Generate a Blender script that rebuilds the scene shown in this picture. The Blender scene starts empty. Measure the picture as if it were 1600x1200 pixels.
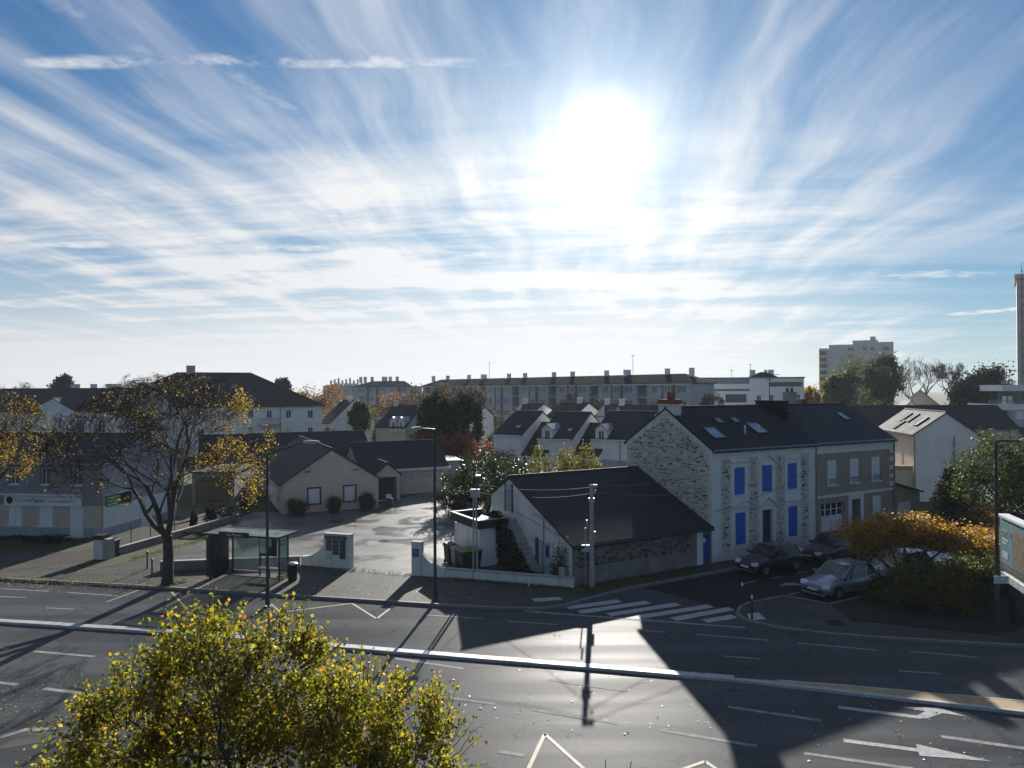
import bpy, math, random
import numpy as np
from mathutils import Vector, Matrix

sc = bpy.context.scene
col = sc.collection
RN = random.Random(11)
NP = np.random.default_rng(5)
rad = math.radians

# ------------------------------------------------------------------ camera
F, H = 1110.0, 10.0                      # focal length in pixels of the 1600 px photograph, camera height in metres
PITCH, ROLL = rad(.44), rad(.27)
c_f = Vector((0, math.cos(PITCH), math.sin(PITCH)))
_r0 = Vector((1, 0, 0)); _u0 = _r0.cross(c_f)
c_r = _r0 * math.cos(ROLL) - _u0 * math.sin(ROLL)
c_u = c_r.cross(c_f)
cam = bpy.data.objects.new('camera', bpy.data.cameras.new('camera'))
cam.data.sensor_width = 36; cam.data.lens = 36 * F / 1600
cam.data.clip_start = .1; cam.data.clip_end = 9000
cam.matrix_world = Matrix(((c_r.x, c_u.x, -c_f.x, 0), (c_r.y, c_u.y, -c_f.y, 0), (c_r.z, c_u.z, -c_f.z, H), (0, 0, 0, 1)))
col.objects.link(cam); sc.camera = cam

def ray(u, v): return c_f + c_r * ((u - 800) / F) + c_u * ((600 - v) / F)
def gp(u, v, z=0.0):
    """photo pixel -> point on the level plane z"""
    d = ray(u, v); return Vector((0, 0, H)) + d * ((z - H) / d.z)
def at(u, v, Y):
    """photo pixel -> point at distance Y"""
    d = ray(u, v); return Vector((0, 0, H)) + d * (Y / d.y)

# ------------------------------------------------------------------ sky, sun, exposure
SUN_AZ, SUN_EL = rad(7.3), rad(19.5)
sun_dir = Vector((math.sin(SUN_AZ) * math.cos(SUN_EL), math.cos(SUN_AZ) * math.cos(SUN_EL), math.sin(SUN_EL)))
sun = bpy.data.objects.new('sun', bpy.data.lights.new('sun', 'SUN'))
sun.data.energy = 5.0; sun.data.angle = rad(.53); sun.data.color = (1, .95, .87)
sun.rotation_euler = sun_dir.to_track_quat('Z', 'Y').to_euler()
col.objects.link(sun)

w = bpy.data.worlds.new('World'); sc.world = w; w.use_nodes = True
nt = w.node_tree; nt.nodes.clear()
class NT:
    """small node-building helper"""
    def __init__(s, tree): s.t = tree
    def n(s, kind, **kw):
        o = s.t.nodes.new(kind)
        for k, v in kw.items(): setattr(o, k, v)
        return o
    def put(s, sock, v):
        if hasattr(v, 'is_linked') or isinstance(v, bpy.types.NodeSocket): s.t.links.new(v, sock)
        else: sock.default_value = v
    def m(s, op, a, b=0.0, c=None, clamp=False):
        o = s.n('ShaderNodeMath', operation=op, use_clamp=clamp)
        s.put(o.inputs[0], a); s.put(o.inputs[1], b)
        if c is not None: s.put(o.inputs[2], c)
        return o.outputs[0]
    def vm(s, op, a, b=(0, 0, 0)):
        o = s.n('ShaderNodeVectorMath', operation=op)
        s.put(o.inputs[0], a)
        if op == 'SCALE': s.put(o.inputs['Scale'], b)
        else: s.put(o.inputs[1], b)
        return o.outputs['Value'] if op in ('DOT_PRODUCT', 'LENGTH', 'DISTANCE') else o.outputs[0]
    def ss(s, x, a, b):
        o = s.n('ShaderNodeMapRange', interpolation_type='SMOOTHSTEP')
        s.put(o.inputs[0], x); s.put(o.inputs[1], a); s.put(o.inputs[2], b)
        return o.outputs[0]
    def comb(s, x, y, z=0.0):
        o = s.n('ShaderNodeCombineXYZ')
        for i, v in enumerate((x, y, z)): s.put(o.inputs[i], v)
        return o.outputs[0]
    def noise(s, vec, scale, detail=4, rough=.5, dist=0.0):
        o = s.n('ShaderNodeTexNoise')
        s.put(o.inputs['Vector'], vec); s.put(o.inputs['Scale'], scale); s.put(o.inputs['Detail'], detail)
        s.put(o.inputs['Roughness'], rough); s.put(o.inputs['Distortion'], dist)
        return o.outputs['Fac']
    def mix(s, f, a, b, blend='MIX'):
        o = s.n('ShaderNodeMix', data_type='RGBA', blend_type=blend)
        s.put(o.inputs['Factor'], f); s.put(o.inputs['A'], a); s.put(o.inputs['B'], b)
        return o.outputs['Result']

SKY_S = .05
k = NT(nt)
sky = k.n('ShaderNodeTexSky', sky_type='NISHITA', sun_disc=False)
sky.sun_elevation = SUN_EL; sky.sun_rotation = SUN_AZ; sky.altitude = 50
sky.air_density = 1.0; sky.dust_density = .25; sky.ozone_density = 3.0
tc = k.n('ShaderNodeTexCoord').outputs['Generated']
sep = k.n('ShaderNodeSeparateXYZ'); nt.links.new(tc, sep.inputs[0])
dx, dy, dz = sep.outputs
dzc = k.m('ADD', k.m('MAXIMUM', dz, 0.0), .055)
px_, py_ = k.m('DIVIDE', dx, dzc), k.m('DIVIDE', dy, dzc)
P = k.comb(px_, py_)
cosg = k.m('MAXIMUM', k.vm('DOT_PRODUCT', tc, tuple(sun_dir)), 0.0)
# cirrus: long streaks drawn out along one wind direction, a second crossing sheet, a low layered veil
warp = k.noise(P, .55, 3, .5)
wv = k.m('MULTIPLY', k.m('SUBTRACT', warp, .5), .55)
sA = k.comb(k.m('ADD', k.m('ADD', px_, k.m('MULTIPLY', py_, -.10)), wv), k.m('MULTIPLY', py_, .13), 3.0)
nA = k.noise(sA, 3.3, 9, .58, .0)
sB = k.comb(k.m('MULTIPLY', px_, .30), k.m('ADD', k.m('ADD', py_, k.m('MULTIPLY', px_, .12)), k.m('MULTIPLY', wv, .5)), 9.0)
nB = k.noise(sB, 1.35, 9, .62, .0)
patch = k.noise(P, .33, 3, .5)
side = k.ss(k.m('DIVIDE', px_, k.m('ADD', k.m('ABSOLUTE', py_), .3)), .62, .16)                                   # the cirrus sheet thins out towards the west
mA = k.m('MULTIPLY', k.ss(nA, .31, .80), k.ss(k.m('ADD', patch, k.m('MULTIPLY', side, .25)), .36, .68))
mB = k.m('MULTIPLY', k.ss(nB, .34, .66), k.m('MULTIPLY', k.ss(py_, 1.9, 3.4), k.m('ADD', .25, k.m('MULTIPLY', side, .75))))
veil = k.m('MULTIPLY', k.ss(py_, 1.6, 9.0), k.m('ADD', k.m('MULTIPLY', side, .58), .22))
cl = k.m('ADD', k.m('MULTIPLY', mA, .58), k.m('MULTIPLY', mB, .78))
def contrail(u0, v0, u1, v1, width, op, seed):
    a, b = ray(u0, v0), ray(u1, v1)
    def pl(d):
        d = d.normalized(); return Vector((d.x / (d.z + .055), d.y / (d.z + .055)))
    a, b = pl(a), pl(b); d = (b - a); L = d.length; d /= L; nrm = Vector((-d.y, d.x))
    dist = k.m('ABSOLUTE', k.m('ADD', k.m('SUBTRACT', k.vm('DOT_PRODUCT', P, (nrm.x, nrm.y, 0)), nrm.dot(a)),
               k.m('MULTIPLY', k.m('SUBTRACT', k.noise(P, 2.2 + seed * .3, 5, .6), .5), width * 2.2)))
    t = k.m('DIVIDE', k.m('SUBTRACT', k.vm('DOT_PRODUCT', P, (d.x, d.y, 0)), d.dot(a)), L)
    ends = k.m('MULTIPLY', k.ss(t, -.08, .12), k.ss(t, 1.1, .75))
    rag = k.ss(k.noise(k.vm('ADD', P, (seed, 0, 0)), 5.0, 7, .7), .32, .66)
    return k.m('MULTIPLY', k.m('MULTIPLY', k.ss(dist, width, width * .15), ends), k.m('MULTIPLY', rag, op))
for i, a in enumerate([(-40, 98, 820, 100, .05, .6), (330, 336, 1010, 362, .13, .7), (-60, 378, 930, 405, .17, .75),
                       (60, -20, 250, 96, .07, .3), (345, 105, 520, 208, .05, .26), (700, 365, 880, 440, .16, .5),
                       (1480, 492, 1640, 478, .16, .95), (1300, 430, 1580, 428, .16, .5), (1330, 372, 1440, 215, .10, .45)]):
    cl = k.m('MAXIMUM', cl, contrail(*a, i * 1.7))
cl = k.m('MINIMUM', k.m('ADD', k.m('MAXIMUM', cl, veil), k.m('MULTIPLY', cl, .25)), .93)
# thin cloud scatters forward: it is brightest round the sun, and the air there glares
g1 = k.m('POWER', cosg, 9.0); g2 = k.m('POWER', cosg, 34.0); g3 = k.m('POWER', cosg, 190.0); g4 = k.m('POWER', cosg, 1500.0)
broad = k.m('POWER', k.m('MULTIPLY', k.m('ADD', k.vm('DOT_PRODUCT', tc, tuple(sun_dir)), 1.0), .5), 2.2)
cb = k.m('ADD', k.m('ADD', .18, k.m('MULTIPLY', broad, .33)), k.m('MULTIPLY', g1, .02))
cloud = k.vm('SCALE', (1.0 / SKY_S, 1.0 / SKY_S, 1.0 / SKY_S), cb)
# the camera holds back the brightest air, so the blue keeps its colour towards the horizon
sk = k.vm('MULTIPLY', sky.outputs[0], (.43, .79, 1.19))
den = k.vm('ADD', k.vm('SCALE', sk, .062), (1.0, 1.0, 1.0))
base = k.vm('DIVIDE', sk, den)
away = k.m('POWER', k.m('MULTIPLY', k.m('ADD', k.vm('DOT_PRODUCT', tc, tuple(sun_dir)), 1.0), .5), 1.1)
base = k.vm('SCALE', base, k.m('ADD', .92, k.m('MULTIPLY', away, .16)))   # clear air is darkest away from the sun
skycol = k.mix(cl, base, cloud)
glare = k.m('ADD', k.m('ADD', k.m('MULTIPLY', g4, .9 / SKY_S), k.m('MULTIPLY', g3, .19 / SKY_S)), k.m('MULTIPLY', g2, .07 / SKY_S))
skycol = k.vm('ADD', skycol, k.vm('SCALE', (1.0, .99, .96), glare))
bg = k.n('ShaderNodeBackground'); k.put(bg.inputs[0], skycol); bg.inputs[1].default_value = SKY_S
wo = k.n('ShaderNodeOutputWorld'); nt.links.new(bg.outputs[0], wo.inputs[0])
w.cycles.sampling_method = 'MANUAL'; w.cycles.sample_map_resolution = 1024

sc.view_settings.view_transform = 'Standard'; sc.view_settings.look = 'None'
sc.view_settings.exposure = .9; sc.view_settings.gamma = 1
sc.cycles.use_denoising = True
sc.cycles.max_bounces = 6; sc.cycles.transparent_max_bounces = 12; sc.cycles.caustics_reflective = False
sc.cycles.sample_clamp_indirect = 4

# ------------------------------------------------------------------ materials
MATS = {}
def base_mat(name):
    m = bpy.data.materials.new(name); m.use_nodes = True
    t = NT(m.node_tree); p = m.node_tree.nodes['Principled BSDF']
    return m, t, p
def mat(name, c, rough=.8, var=.18, scale=2.0, bump=.25, bscale=30.0, spec=.35, metal=0.0, coat=0.0, stain=0.0, course=0.0, emit=None):
    if name in MATS: return MATS[name]
    m, t, p = base_mat(name)
    o = t.n('ShaderNodeTexCoord').outputs['Object']
    n1 = t.noise(o, scale, 6, .6); n2 = t.noise(o, scale * 9, 3, .6)
    f = t.m('ADD', t.m('MULTIPLY', n1, .7), t.m('MULTIPLY', n2, .3))
    lo = tuple(x * (1 - var) for x in c) + (1,); hi = tuple(min(1, x * (1 + var)) for x in c) + (1,)
    cc = t.mix(t.ss(f, .3, .7), lo, hi)
    if stain:                                                # rain streaks and grime, drawn out downwards
        sx = t.vm('MULTIPLY', o, (1.0, 1.0, .12))
        cc = t.mix(t.m('MULTIPLY', t.ss(t.noise(sx, 3.0, 6, .65), .5, .8), stain), cc, tuple(x * .45 for x in c) + (1,))
    bh = t.noise(o, bscale, 5, .6)
    if course:                                               # slate or tile courses
        wv = t.n('ShaderNodeTexWave', wave_type='BANDS', bands_direction='Z', wave_profile='SAW')
        t.put(wv.inputs['Vector'], o); t.put(wv.inputs['Scale'], course); t.put(wv.inputs['Distortion'], .35)
        t.put(wv.inputs['Detail Scale'], 3.0)
        bh = t.m('ADD', t.m('MULTIPLY', bh, .5), t.m('MULTIPLY', wv.outputs['Fac'], .6))
        cc = t.mix(t.m('MULTIPLY', wv.outputs['Fac'], .25), cc, tuple(x * .6 for x in c) + (1,))
    t.put(p.inputs['Base Color'], cc)
    t.put(p.inputs['Roughness'], t.m('ADD', t.m('MULTIPLY', t.m('SUBTRACT', n1, .5), .25), rough, clamp=True))
    p.inputs['Specular IOR Level'].default_value = spec; p.inputs['Metallic'].default_value = metal
    p.inputs['Coat Weight'].default_value = coat
    if bump:
        b = t.n('ShaderNodeBump'); b.inputs['Strength'].default_value = bump; b.inputs['Distance'].default_value = .02
        t.put(b.inputs['Height'], bh); t.put(p.inputs['Normal'], b.outputs[0])
    if emit: p.inputs['Emission Color'].default_value = tuple(c) + (1,); p.inputs['Emission Strength'].default_value = emit
    MATS[name] = m; return m
def leaf_mat(name, cols, trans=.45, rough=.5, spec=.35):
    """leaf: colour differs from leaf to leaf, light shines through"""
    m, t, p = base_mat(name)
    r = t.n('ShaderNodeNewGeometry').outputs['Random Per Island']
    cr = t.n('ShaderNodeValToRGB'); t.put(cr.inputs[0], r)
    e = cr.color_ramp.elements
    while len(e) < len(cols): e.new(.5)
    for i, c in enumerate(cols): e[i].position = i / (len(cols) - 1); e[i].color = tuple(c) + (1,)
    t.put(p.inputs['Base Color'], cr.outputs[0]); p.inputs['Roughness'].default_value = rough
    p.inputs['Specular IOR Level'].default_value = spec
    tr = t.n('ShaderNodeBsdfTranslucent'); t.put(tr.inputs[0], t.mix(1.0, cr.outputs[0], (1.7, 1.6, 1.0, 1), 'MULTIPLY'))
    ms = t.n('ShaderNodeMixShader'); ms.inputs[0].default_value = trans
    out = m.node_tree.nodes['Material Output']
    t.t.links.new(p.outputs[0], ms.inputs[1]); t.t.links.new(tr.outputs[0], ms.inputs[2]); t.t.links.new(ms.outputs[0], out.inputs[0])
    MATS[name] = m; return m
def island_mat(name, cols, rough=.9, bump=.4):
    m, t, p = base_mat(name)
    r = t.n('ShaderNodeNewGeometry').outputs['Random Per Island']
    o = t.n('ShaderNodeTexCoord').outputs['Object']
    cr = t.n('ShaderNodeValToRGB'); t.put(cr.inputs[0], r); cr.color_ramp.interpolation = 'LINEAR'
    e = cr.color_ramp.elements
    while len(e) < len(cols): e.new(.5)
    for i, (ps, c) in enumerate(cols): e[i].position = ps; e[i].color = tuple(c) + (1,)
    t.put(p.inputs['Base Color'], t.mix(t.noise(o, 14, 4, .6), cr.outputs[0], t.mix(1.0, cr.outputs[0], (.6, .6, .62, 1), 'MULTIPLY')))
    p.inputs['Roughness'].default_value = rough; p.inputs['Specular IOR Level'].default_value = .25
    b = t.n('ShaderNodeBump'); b.inputs['Strength'].default_value = bump; b.inputs['Distance'].default_value = .02
    t.put(b.inputs['Height'], t.noise(o, 60, 4, .6)); t.put(p.inputs['Normal'], b.outputs[0])
    MATS[name] = m; return m
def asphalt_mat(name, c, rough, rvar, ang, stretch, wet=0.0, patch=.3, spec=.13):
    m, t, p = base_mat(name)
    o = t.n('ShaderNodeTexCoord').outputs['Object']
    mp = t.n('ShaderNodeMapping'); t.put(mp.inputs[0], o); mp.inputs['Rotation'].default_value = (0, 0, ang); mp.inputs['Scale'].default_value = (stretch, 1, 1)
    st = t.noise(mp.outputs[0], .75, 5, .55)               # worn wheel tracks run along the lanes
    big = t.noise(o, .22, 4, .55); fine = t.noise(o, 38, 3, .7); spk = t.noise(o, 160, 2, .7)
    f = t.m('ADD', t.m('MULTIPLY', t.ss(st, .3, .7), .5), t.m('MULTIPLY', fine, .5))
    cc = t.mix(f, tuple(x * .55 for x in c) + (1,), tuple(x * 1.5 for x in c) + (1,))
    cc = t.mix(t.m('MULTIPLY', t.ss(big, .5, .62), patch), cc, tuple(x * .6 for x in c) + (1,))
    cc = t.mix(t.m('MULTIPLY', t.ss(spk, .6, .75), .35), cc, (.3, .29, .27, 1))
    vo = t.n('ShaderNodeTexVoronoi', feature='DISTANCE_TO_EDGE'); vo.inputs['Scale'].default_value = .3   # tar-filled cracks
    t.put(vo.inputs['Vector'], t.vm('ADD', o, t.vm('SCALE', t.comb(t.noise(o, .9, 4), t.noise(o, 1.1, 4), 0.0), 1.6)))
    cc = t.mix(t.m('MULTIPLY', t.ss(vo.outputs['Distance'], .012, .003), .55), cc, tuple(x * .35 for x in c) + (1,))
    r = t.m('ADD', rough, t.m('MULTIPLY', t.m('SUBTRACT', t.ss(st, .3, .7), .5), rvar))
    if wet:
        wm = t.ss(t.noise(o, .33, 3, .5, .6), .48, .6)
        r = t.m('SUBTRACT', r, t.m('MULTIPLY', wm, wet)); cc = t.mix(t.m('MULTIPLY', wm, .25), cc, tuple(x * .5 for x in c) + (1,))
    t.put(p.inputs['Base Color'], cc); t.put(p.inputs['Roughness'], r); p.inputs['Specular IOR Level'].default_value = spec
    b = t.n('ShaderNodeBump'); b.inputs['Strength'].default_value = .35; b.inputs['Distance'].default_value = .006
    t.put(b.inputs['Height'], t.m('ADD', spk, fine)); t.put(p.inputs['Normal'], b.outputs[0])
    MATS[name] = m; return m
def glass_mat(name, c=(.015, .02, .025), rough=.06):
    m, t, p = base_mat(name)
    o = t.n('ShaderNodeTexCoord').outputs['Object']
    t.put(p.inputs['Base Color'], t.mix(t.noise(o, 1.3, 2), tuple(c) + (1,), tuple(x * 2.6 for x in c) + (1,)))
    p.inputs['Roughness'].default_value = rough; p.inputs['Specular IOR Level'].default_value = .7
    MATS[name] = m; return m
def clear_glass(name, tint=(.75, .8, .78)):
    m, t, p = base_mat(name)
    tr = t.n('ShaderNodeBsdfTransparent'); tr.inputs[0].default_value = tint + (1,)
    o = t.n('ShaderNodeTexCoord').outputs['Object']
    p.inputs['Roughness'].default_value = .15; p.inputs['Base Color'].default_value = (.45, .5, .48, 1)
    ms = t.n('ShaderNodeMixShader'); t.put(ms.inputs[0], t.m('MULTIPLY', t.noise(o, 2.0, 3), .5))
    t.t.links.new(tr.outputs[0], ms.inputs[1]); t.t.links.new(p.outputs[0], ms.inputs[2])
    t.t.links.new(ms.outputs[0], m.node_tree.nodes['Material Output'].inputs[0])
    MATS[name] = m; return m

ROAD_ANG = rad(9)
asphalt_mat('asphalt', (.080, .085, .088), .47, .12, ROAD_ANG, .05, spec=.012)
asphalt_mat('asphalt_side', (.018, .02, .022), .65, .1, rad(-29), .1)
asphalt_mat('pavement', (.064, .065, .058), .72, .1, ROAD_ANG, .4, patch=.35)
asphalt_mat('lot', (.11, .108, .102), .5, .1, rad(30), .5, wet=.2, patch=.4, spec=.2)
mat('earth', (.07, .075, .035), .95, .4, .8, .6, 12)
mat('lawn', (.035, .052, .015), .95, .45, 1.5, .7, 18)
mat('tan_surface', (.42, .29, .17), .85, .18, 2, .2, 60)
mat('kerb_dark', (.17, .17, .17), .7, .25, 2.5, .3, 40, stain=.4)
mat('kerb', (.40, .40, .40), .55, .2, 2.5, .25, 40, spec=.5, stain=.3)
mat('paint_white', (.40, .40, .39), .75, .3, 5, .15, 60, spec=.05)
mat('paint_worn', (.27, .27, .26), .75, .4, 4, .15, 60, spec=.05)
mat('paint_yellow', (.3, .27, .18), .65, .35, 4, .15, 60)
mat('white', (.74, .74, .73), .85, .1, .9, .12, 60, stain=.35)
mat('white_clean', (.8, .8, .79), .7, .06, 1.2, .08, 60, stain=.15)
mat('cream', (.52, .45, .36), .9, .1, .9, .15, 60, stain=.3)
mat('beige', (.58, .50, .40), .9, .1, 1.1, .15, 60, stain=.25)
mat('taupe', (.34, .28, .23), .9, .1, 1.1, .15, 60, stain=.25)
mat('render_grey', (.22, .22, .23), .9, .12, 1.0, .15, 60, stain=.25)
mat('plinth', (.33, .35, .38), .9, .12, 1.5, .2, 50, stain=.35)
mat('pale_render', (.64, .64, .60), .9, .12, 1.0, .2, 40, stain=.55)
mat('trim', (.74, .73, .70), .85, .1, 1.5, .12, 50, stain=.25)
mat('mortar', (.62, .59, .53), .95, .16, 2.2, .5, 25, stain=.2)
mat('barn_wall', (.22, .20, .18), .95, .25, 1.6, .5, 25, stain=.3)
mat('apt_white', (.42, .45, .49), .85, .1, .6, .1, 30, stain=.2)
mat('apt_grey', (.13, .15, .18), .85, .1, .6, .1, 30)
mat('apt_blue', (.09, .11, .14), .85, .1, .6, .1, 30)
mat('tower', (.58, .55, .52), .9, .1, .3, .1, 20, stain=.25)
mat('slate', (.026, .029, .037), .75, .22, 1.2, .5, 22, spec=.18, course=9)
mat('slate_old', (.042, .045, .054), .75, .3, 1.4, .6, 22, spec=.2, course=9)
mat('slate_blue', (.042, .05, .064), .8, .35, 1.4, .6, 22, spec=.12, course=9)
mat('roof_brown', (.022, .02, .021), .95, .25, 1.2, .5, 22, spec=.02, course=6)
mat('zinc', (.25, .27, .3), .35, .15, 2, .1, 20, metal=.7)
mat('black_metal', (.018, .02, .025), .42, .2, 3, .1, 40, spec=.5)
mat('grey_metal', (.2, .21, .22), .45, .15, 3, .1, 40, metal=.6)
mat('galv', (.36, .37, .38), .6, .2, 4, .1, 40, metal=.3)
mat('concrete', (.36, .35, .33), .85, .15, 2, .3, 40, stain=.4)
mat('black_plastic', (.02, .021, .022), .5, .2, 4, .1, 40)
mat('green_plastic', (.12, .2, .035), .55, .2, 3, .1, 40)
mat('blue_shutter', (.022, .12, .52), .5, .1, 2, .08, 40, spec=.45)
mat('blue_gate', (.018, .10, .46), .5, .12, 2, .08, 40, spec=.45)
mat('white_pvc', (.72, .73, .74), .45, .04, 2, .03, 30, spec=.45)
mat('door_dark', (.035, .05, .06), .5, .15, 3, .08, 30)
mat('door_grey', (.32, .33, .34), .5, .1, 3, .08, 30)
mat('brick_red', (.22, .07, .045), .9, .3, 5, .5, 40)
mat('soil', (.024, .02, .013), .95, .4, 3, .8, 16)
mat('ink', (.03, .035, .04), .6, .1, 3, 0)
mat('ink_green', (.10, .22, .03), .6, .1, 3, 0)
mat('ink_blue', (.03, .07, .2), .6, .1, 3, 0)
mat('ink_white', (.7, .7, .7), .6, .1, 3, 0)
mat('banner_green', (.09, .26, .03), .6, .2, 3, 0)
mat('banner_dark', (.03, .022, .022), .6, .6, 6, 0)
mat('plaque_blue', (.012, .035, .22), .5, .1, 3, 0)
mat('sign_blue', (.35, .5, .75), .5, .1, 3, 0)
mat('poster_teal', (.11, .25, .27), .5, .15, 2, 0)
mat('poster_tan', (.2, .16, .12), .5, .45, 5, 0)
mat('poster_dark', (.09, .09, .08), .5, .3, 3, 0)
mat('poster_pale', (.45, .5, .52), .5, .2, 3, 0)
mat('panel_dark', (.02, .024, .028), .3, .2, 2, 0, spec=.5)
mat('aluminium', (.5, .5, .5), .35, .1, 3, .05, 30, metal=.85)
mat('bark', (.06, .05, .042), .95, .35, 6, .9, 25)
mat('bark_pale', (.10, .09, .075), .95, .35, 6, .9, 25)
mat('tyre', (.012, .012, .013), .85, .2, 5, .2, 30)
mat('rim', (.35, .36, .37), .35, .1, 5, .05, 30, metal=.8)
mat('lamp_glass', (.6, .62, .64), .12, .05, 4, 0, spec=.7)
mat('plate', (.7, .7, .66), .5, .05, 4, 0)
mat('plate_yellow', (.6, .5, .2), .5, .05, 4, 0)
glass_mat('glass'); glass_mat('glass_sky', (.08, .10, .12), .08); glass_mat('car_glass', (.012, .014, .016), .05); glass_mat('roof_glass', (.16, .2, .23), .12)
clear_glass('clear')
def paint(name, c, metal=.5, coat=1.0): return mat(name, c, .35, .06, 2, 0, spec=.5, metal=metal, coat=coat)
paint('paint_black', (.012, .013, .015), .2); paint('paint_navy', (.016, .02, .028), .3); paint('paint_silver', (.15, .19, .24), .5)
paint('paint_slate', (.07, .085, .105), .5); paint('paint_car_white', (.3, .32, .35), .1)
island_mat('stones', [(0, (.10, .085, .072)), (.15, (.20, .17, .14)), (.24, (.42, .38, .32)), (.6, (.56, .525, .46)), (1, (.64, .61, .55))])
island_mat('stones_dark', [(0, (.05, .045, .04)), (.4, (.12, .105, .09)), (.75, (.2, .18, .15)), (1, (.28, .26, .22))])
leaf_mat('leaf_fore', [(.045, .052, .013), (.075, .095, .014), (.12, .14, .017), (.17, .185, .02), (.24, .23, .025), (.32, .27, .03), (.29, .15, .027)], .58, .5, .18)
leaf_mat('leaf_yellow', [(.07, .06, .022), (.15, .125, .025), (.26, .20, .03), (.33, .22, .035), (.28, .14, .028)], .5, .55, .18)
leaf_mat('leaf_maple', [(.14, .075, .018), (.27, .135, .024), (.42, .21, .035), (.48, .31, .04), (.30, .25, .04)], .6, .55, .2)
leaf_mat('leaf_orange', [(.10, .06, .025), (.2, .11, .035), (.26, .12, .04), (.17, .11, .04)], .4, .6)
leaf_mat('leaf_red', [(.09, .025, .02), (.17, .04, .02), (.22, .06, .03), (.1, .05, .03)], .4, .5)
leaf_mat('leaf_dark', [(.008, .016, .008), (.015, .028, .011), (.025, .042, .016)], .2, .75, .12)
leaf_mat('leaf_green', [(.02, .04, .012), (.035, .06, .018), (.06, .085, .025), (.09, .10, .03)], .35, .6, .15)
leaf_mat('leaf_glossy', [(.02, .04, .014), (.035, .06, .02), (.05, .075, .026)], .25, .36, .2)
leaf_mat('leaf_olive', [(.055, .062, .02), (.10, .10, .027), (.15, .14, .034), (.08, .095, .03)], .5, .5, .2)
leaf_mat('leaf_brown', [(.045, .035, .024), (.08, .055, .03), (.1, .075, .04)], .3, .7)
leaf_mat('leaf_conifer', [(.008, .018, .014), (.015, .03, .022), (.02, .04, .028)], .12, .75, .12)
leaf_mat('leaf_ivy', [(.006, .012, .006), (.012, .022, .008), (.02, .033, .012)], .15, .4)
leaf_mat('leaf_grass', [(.05, .08, .015), (.09, .12, .02), (.13, .14, .03)], .4, .6)
leaf_mat('litter', [(.16, .12, .06), (.3, .24, .12), (.42, .36, .2), (.36, .22, .08)], .2, .5)

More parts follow.
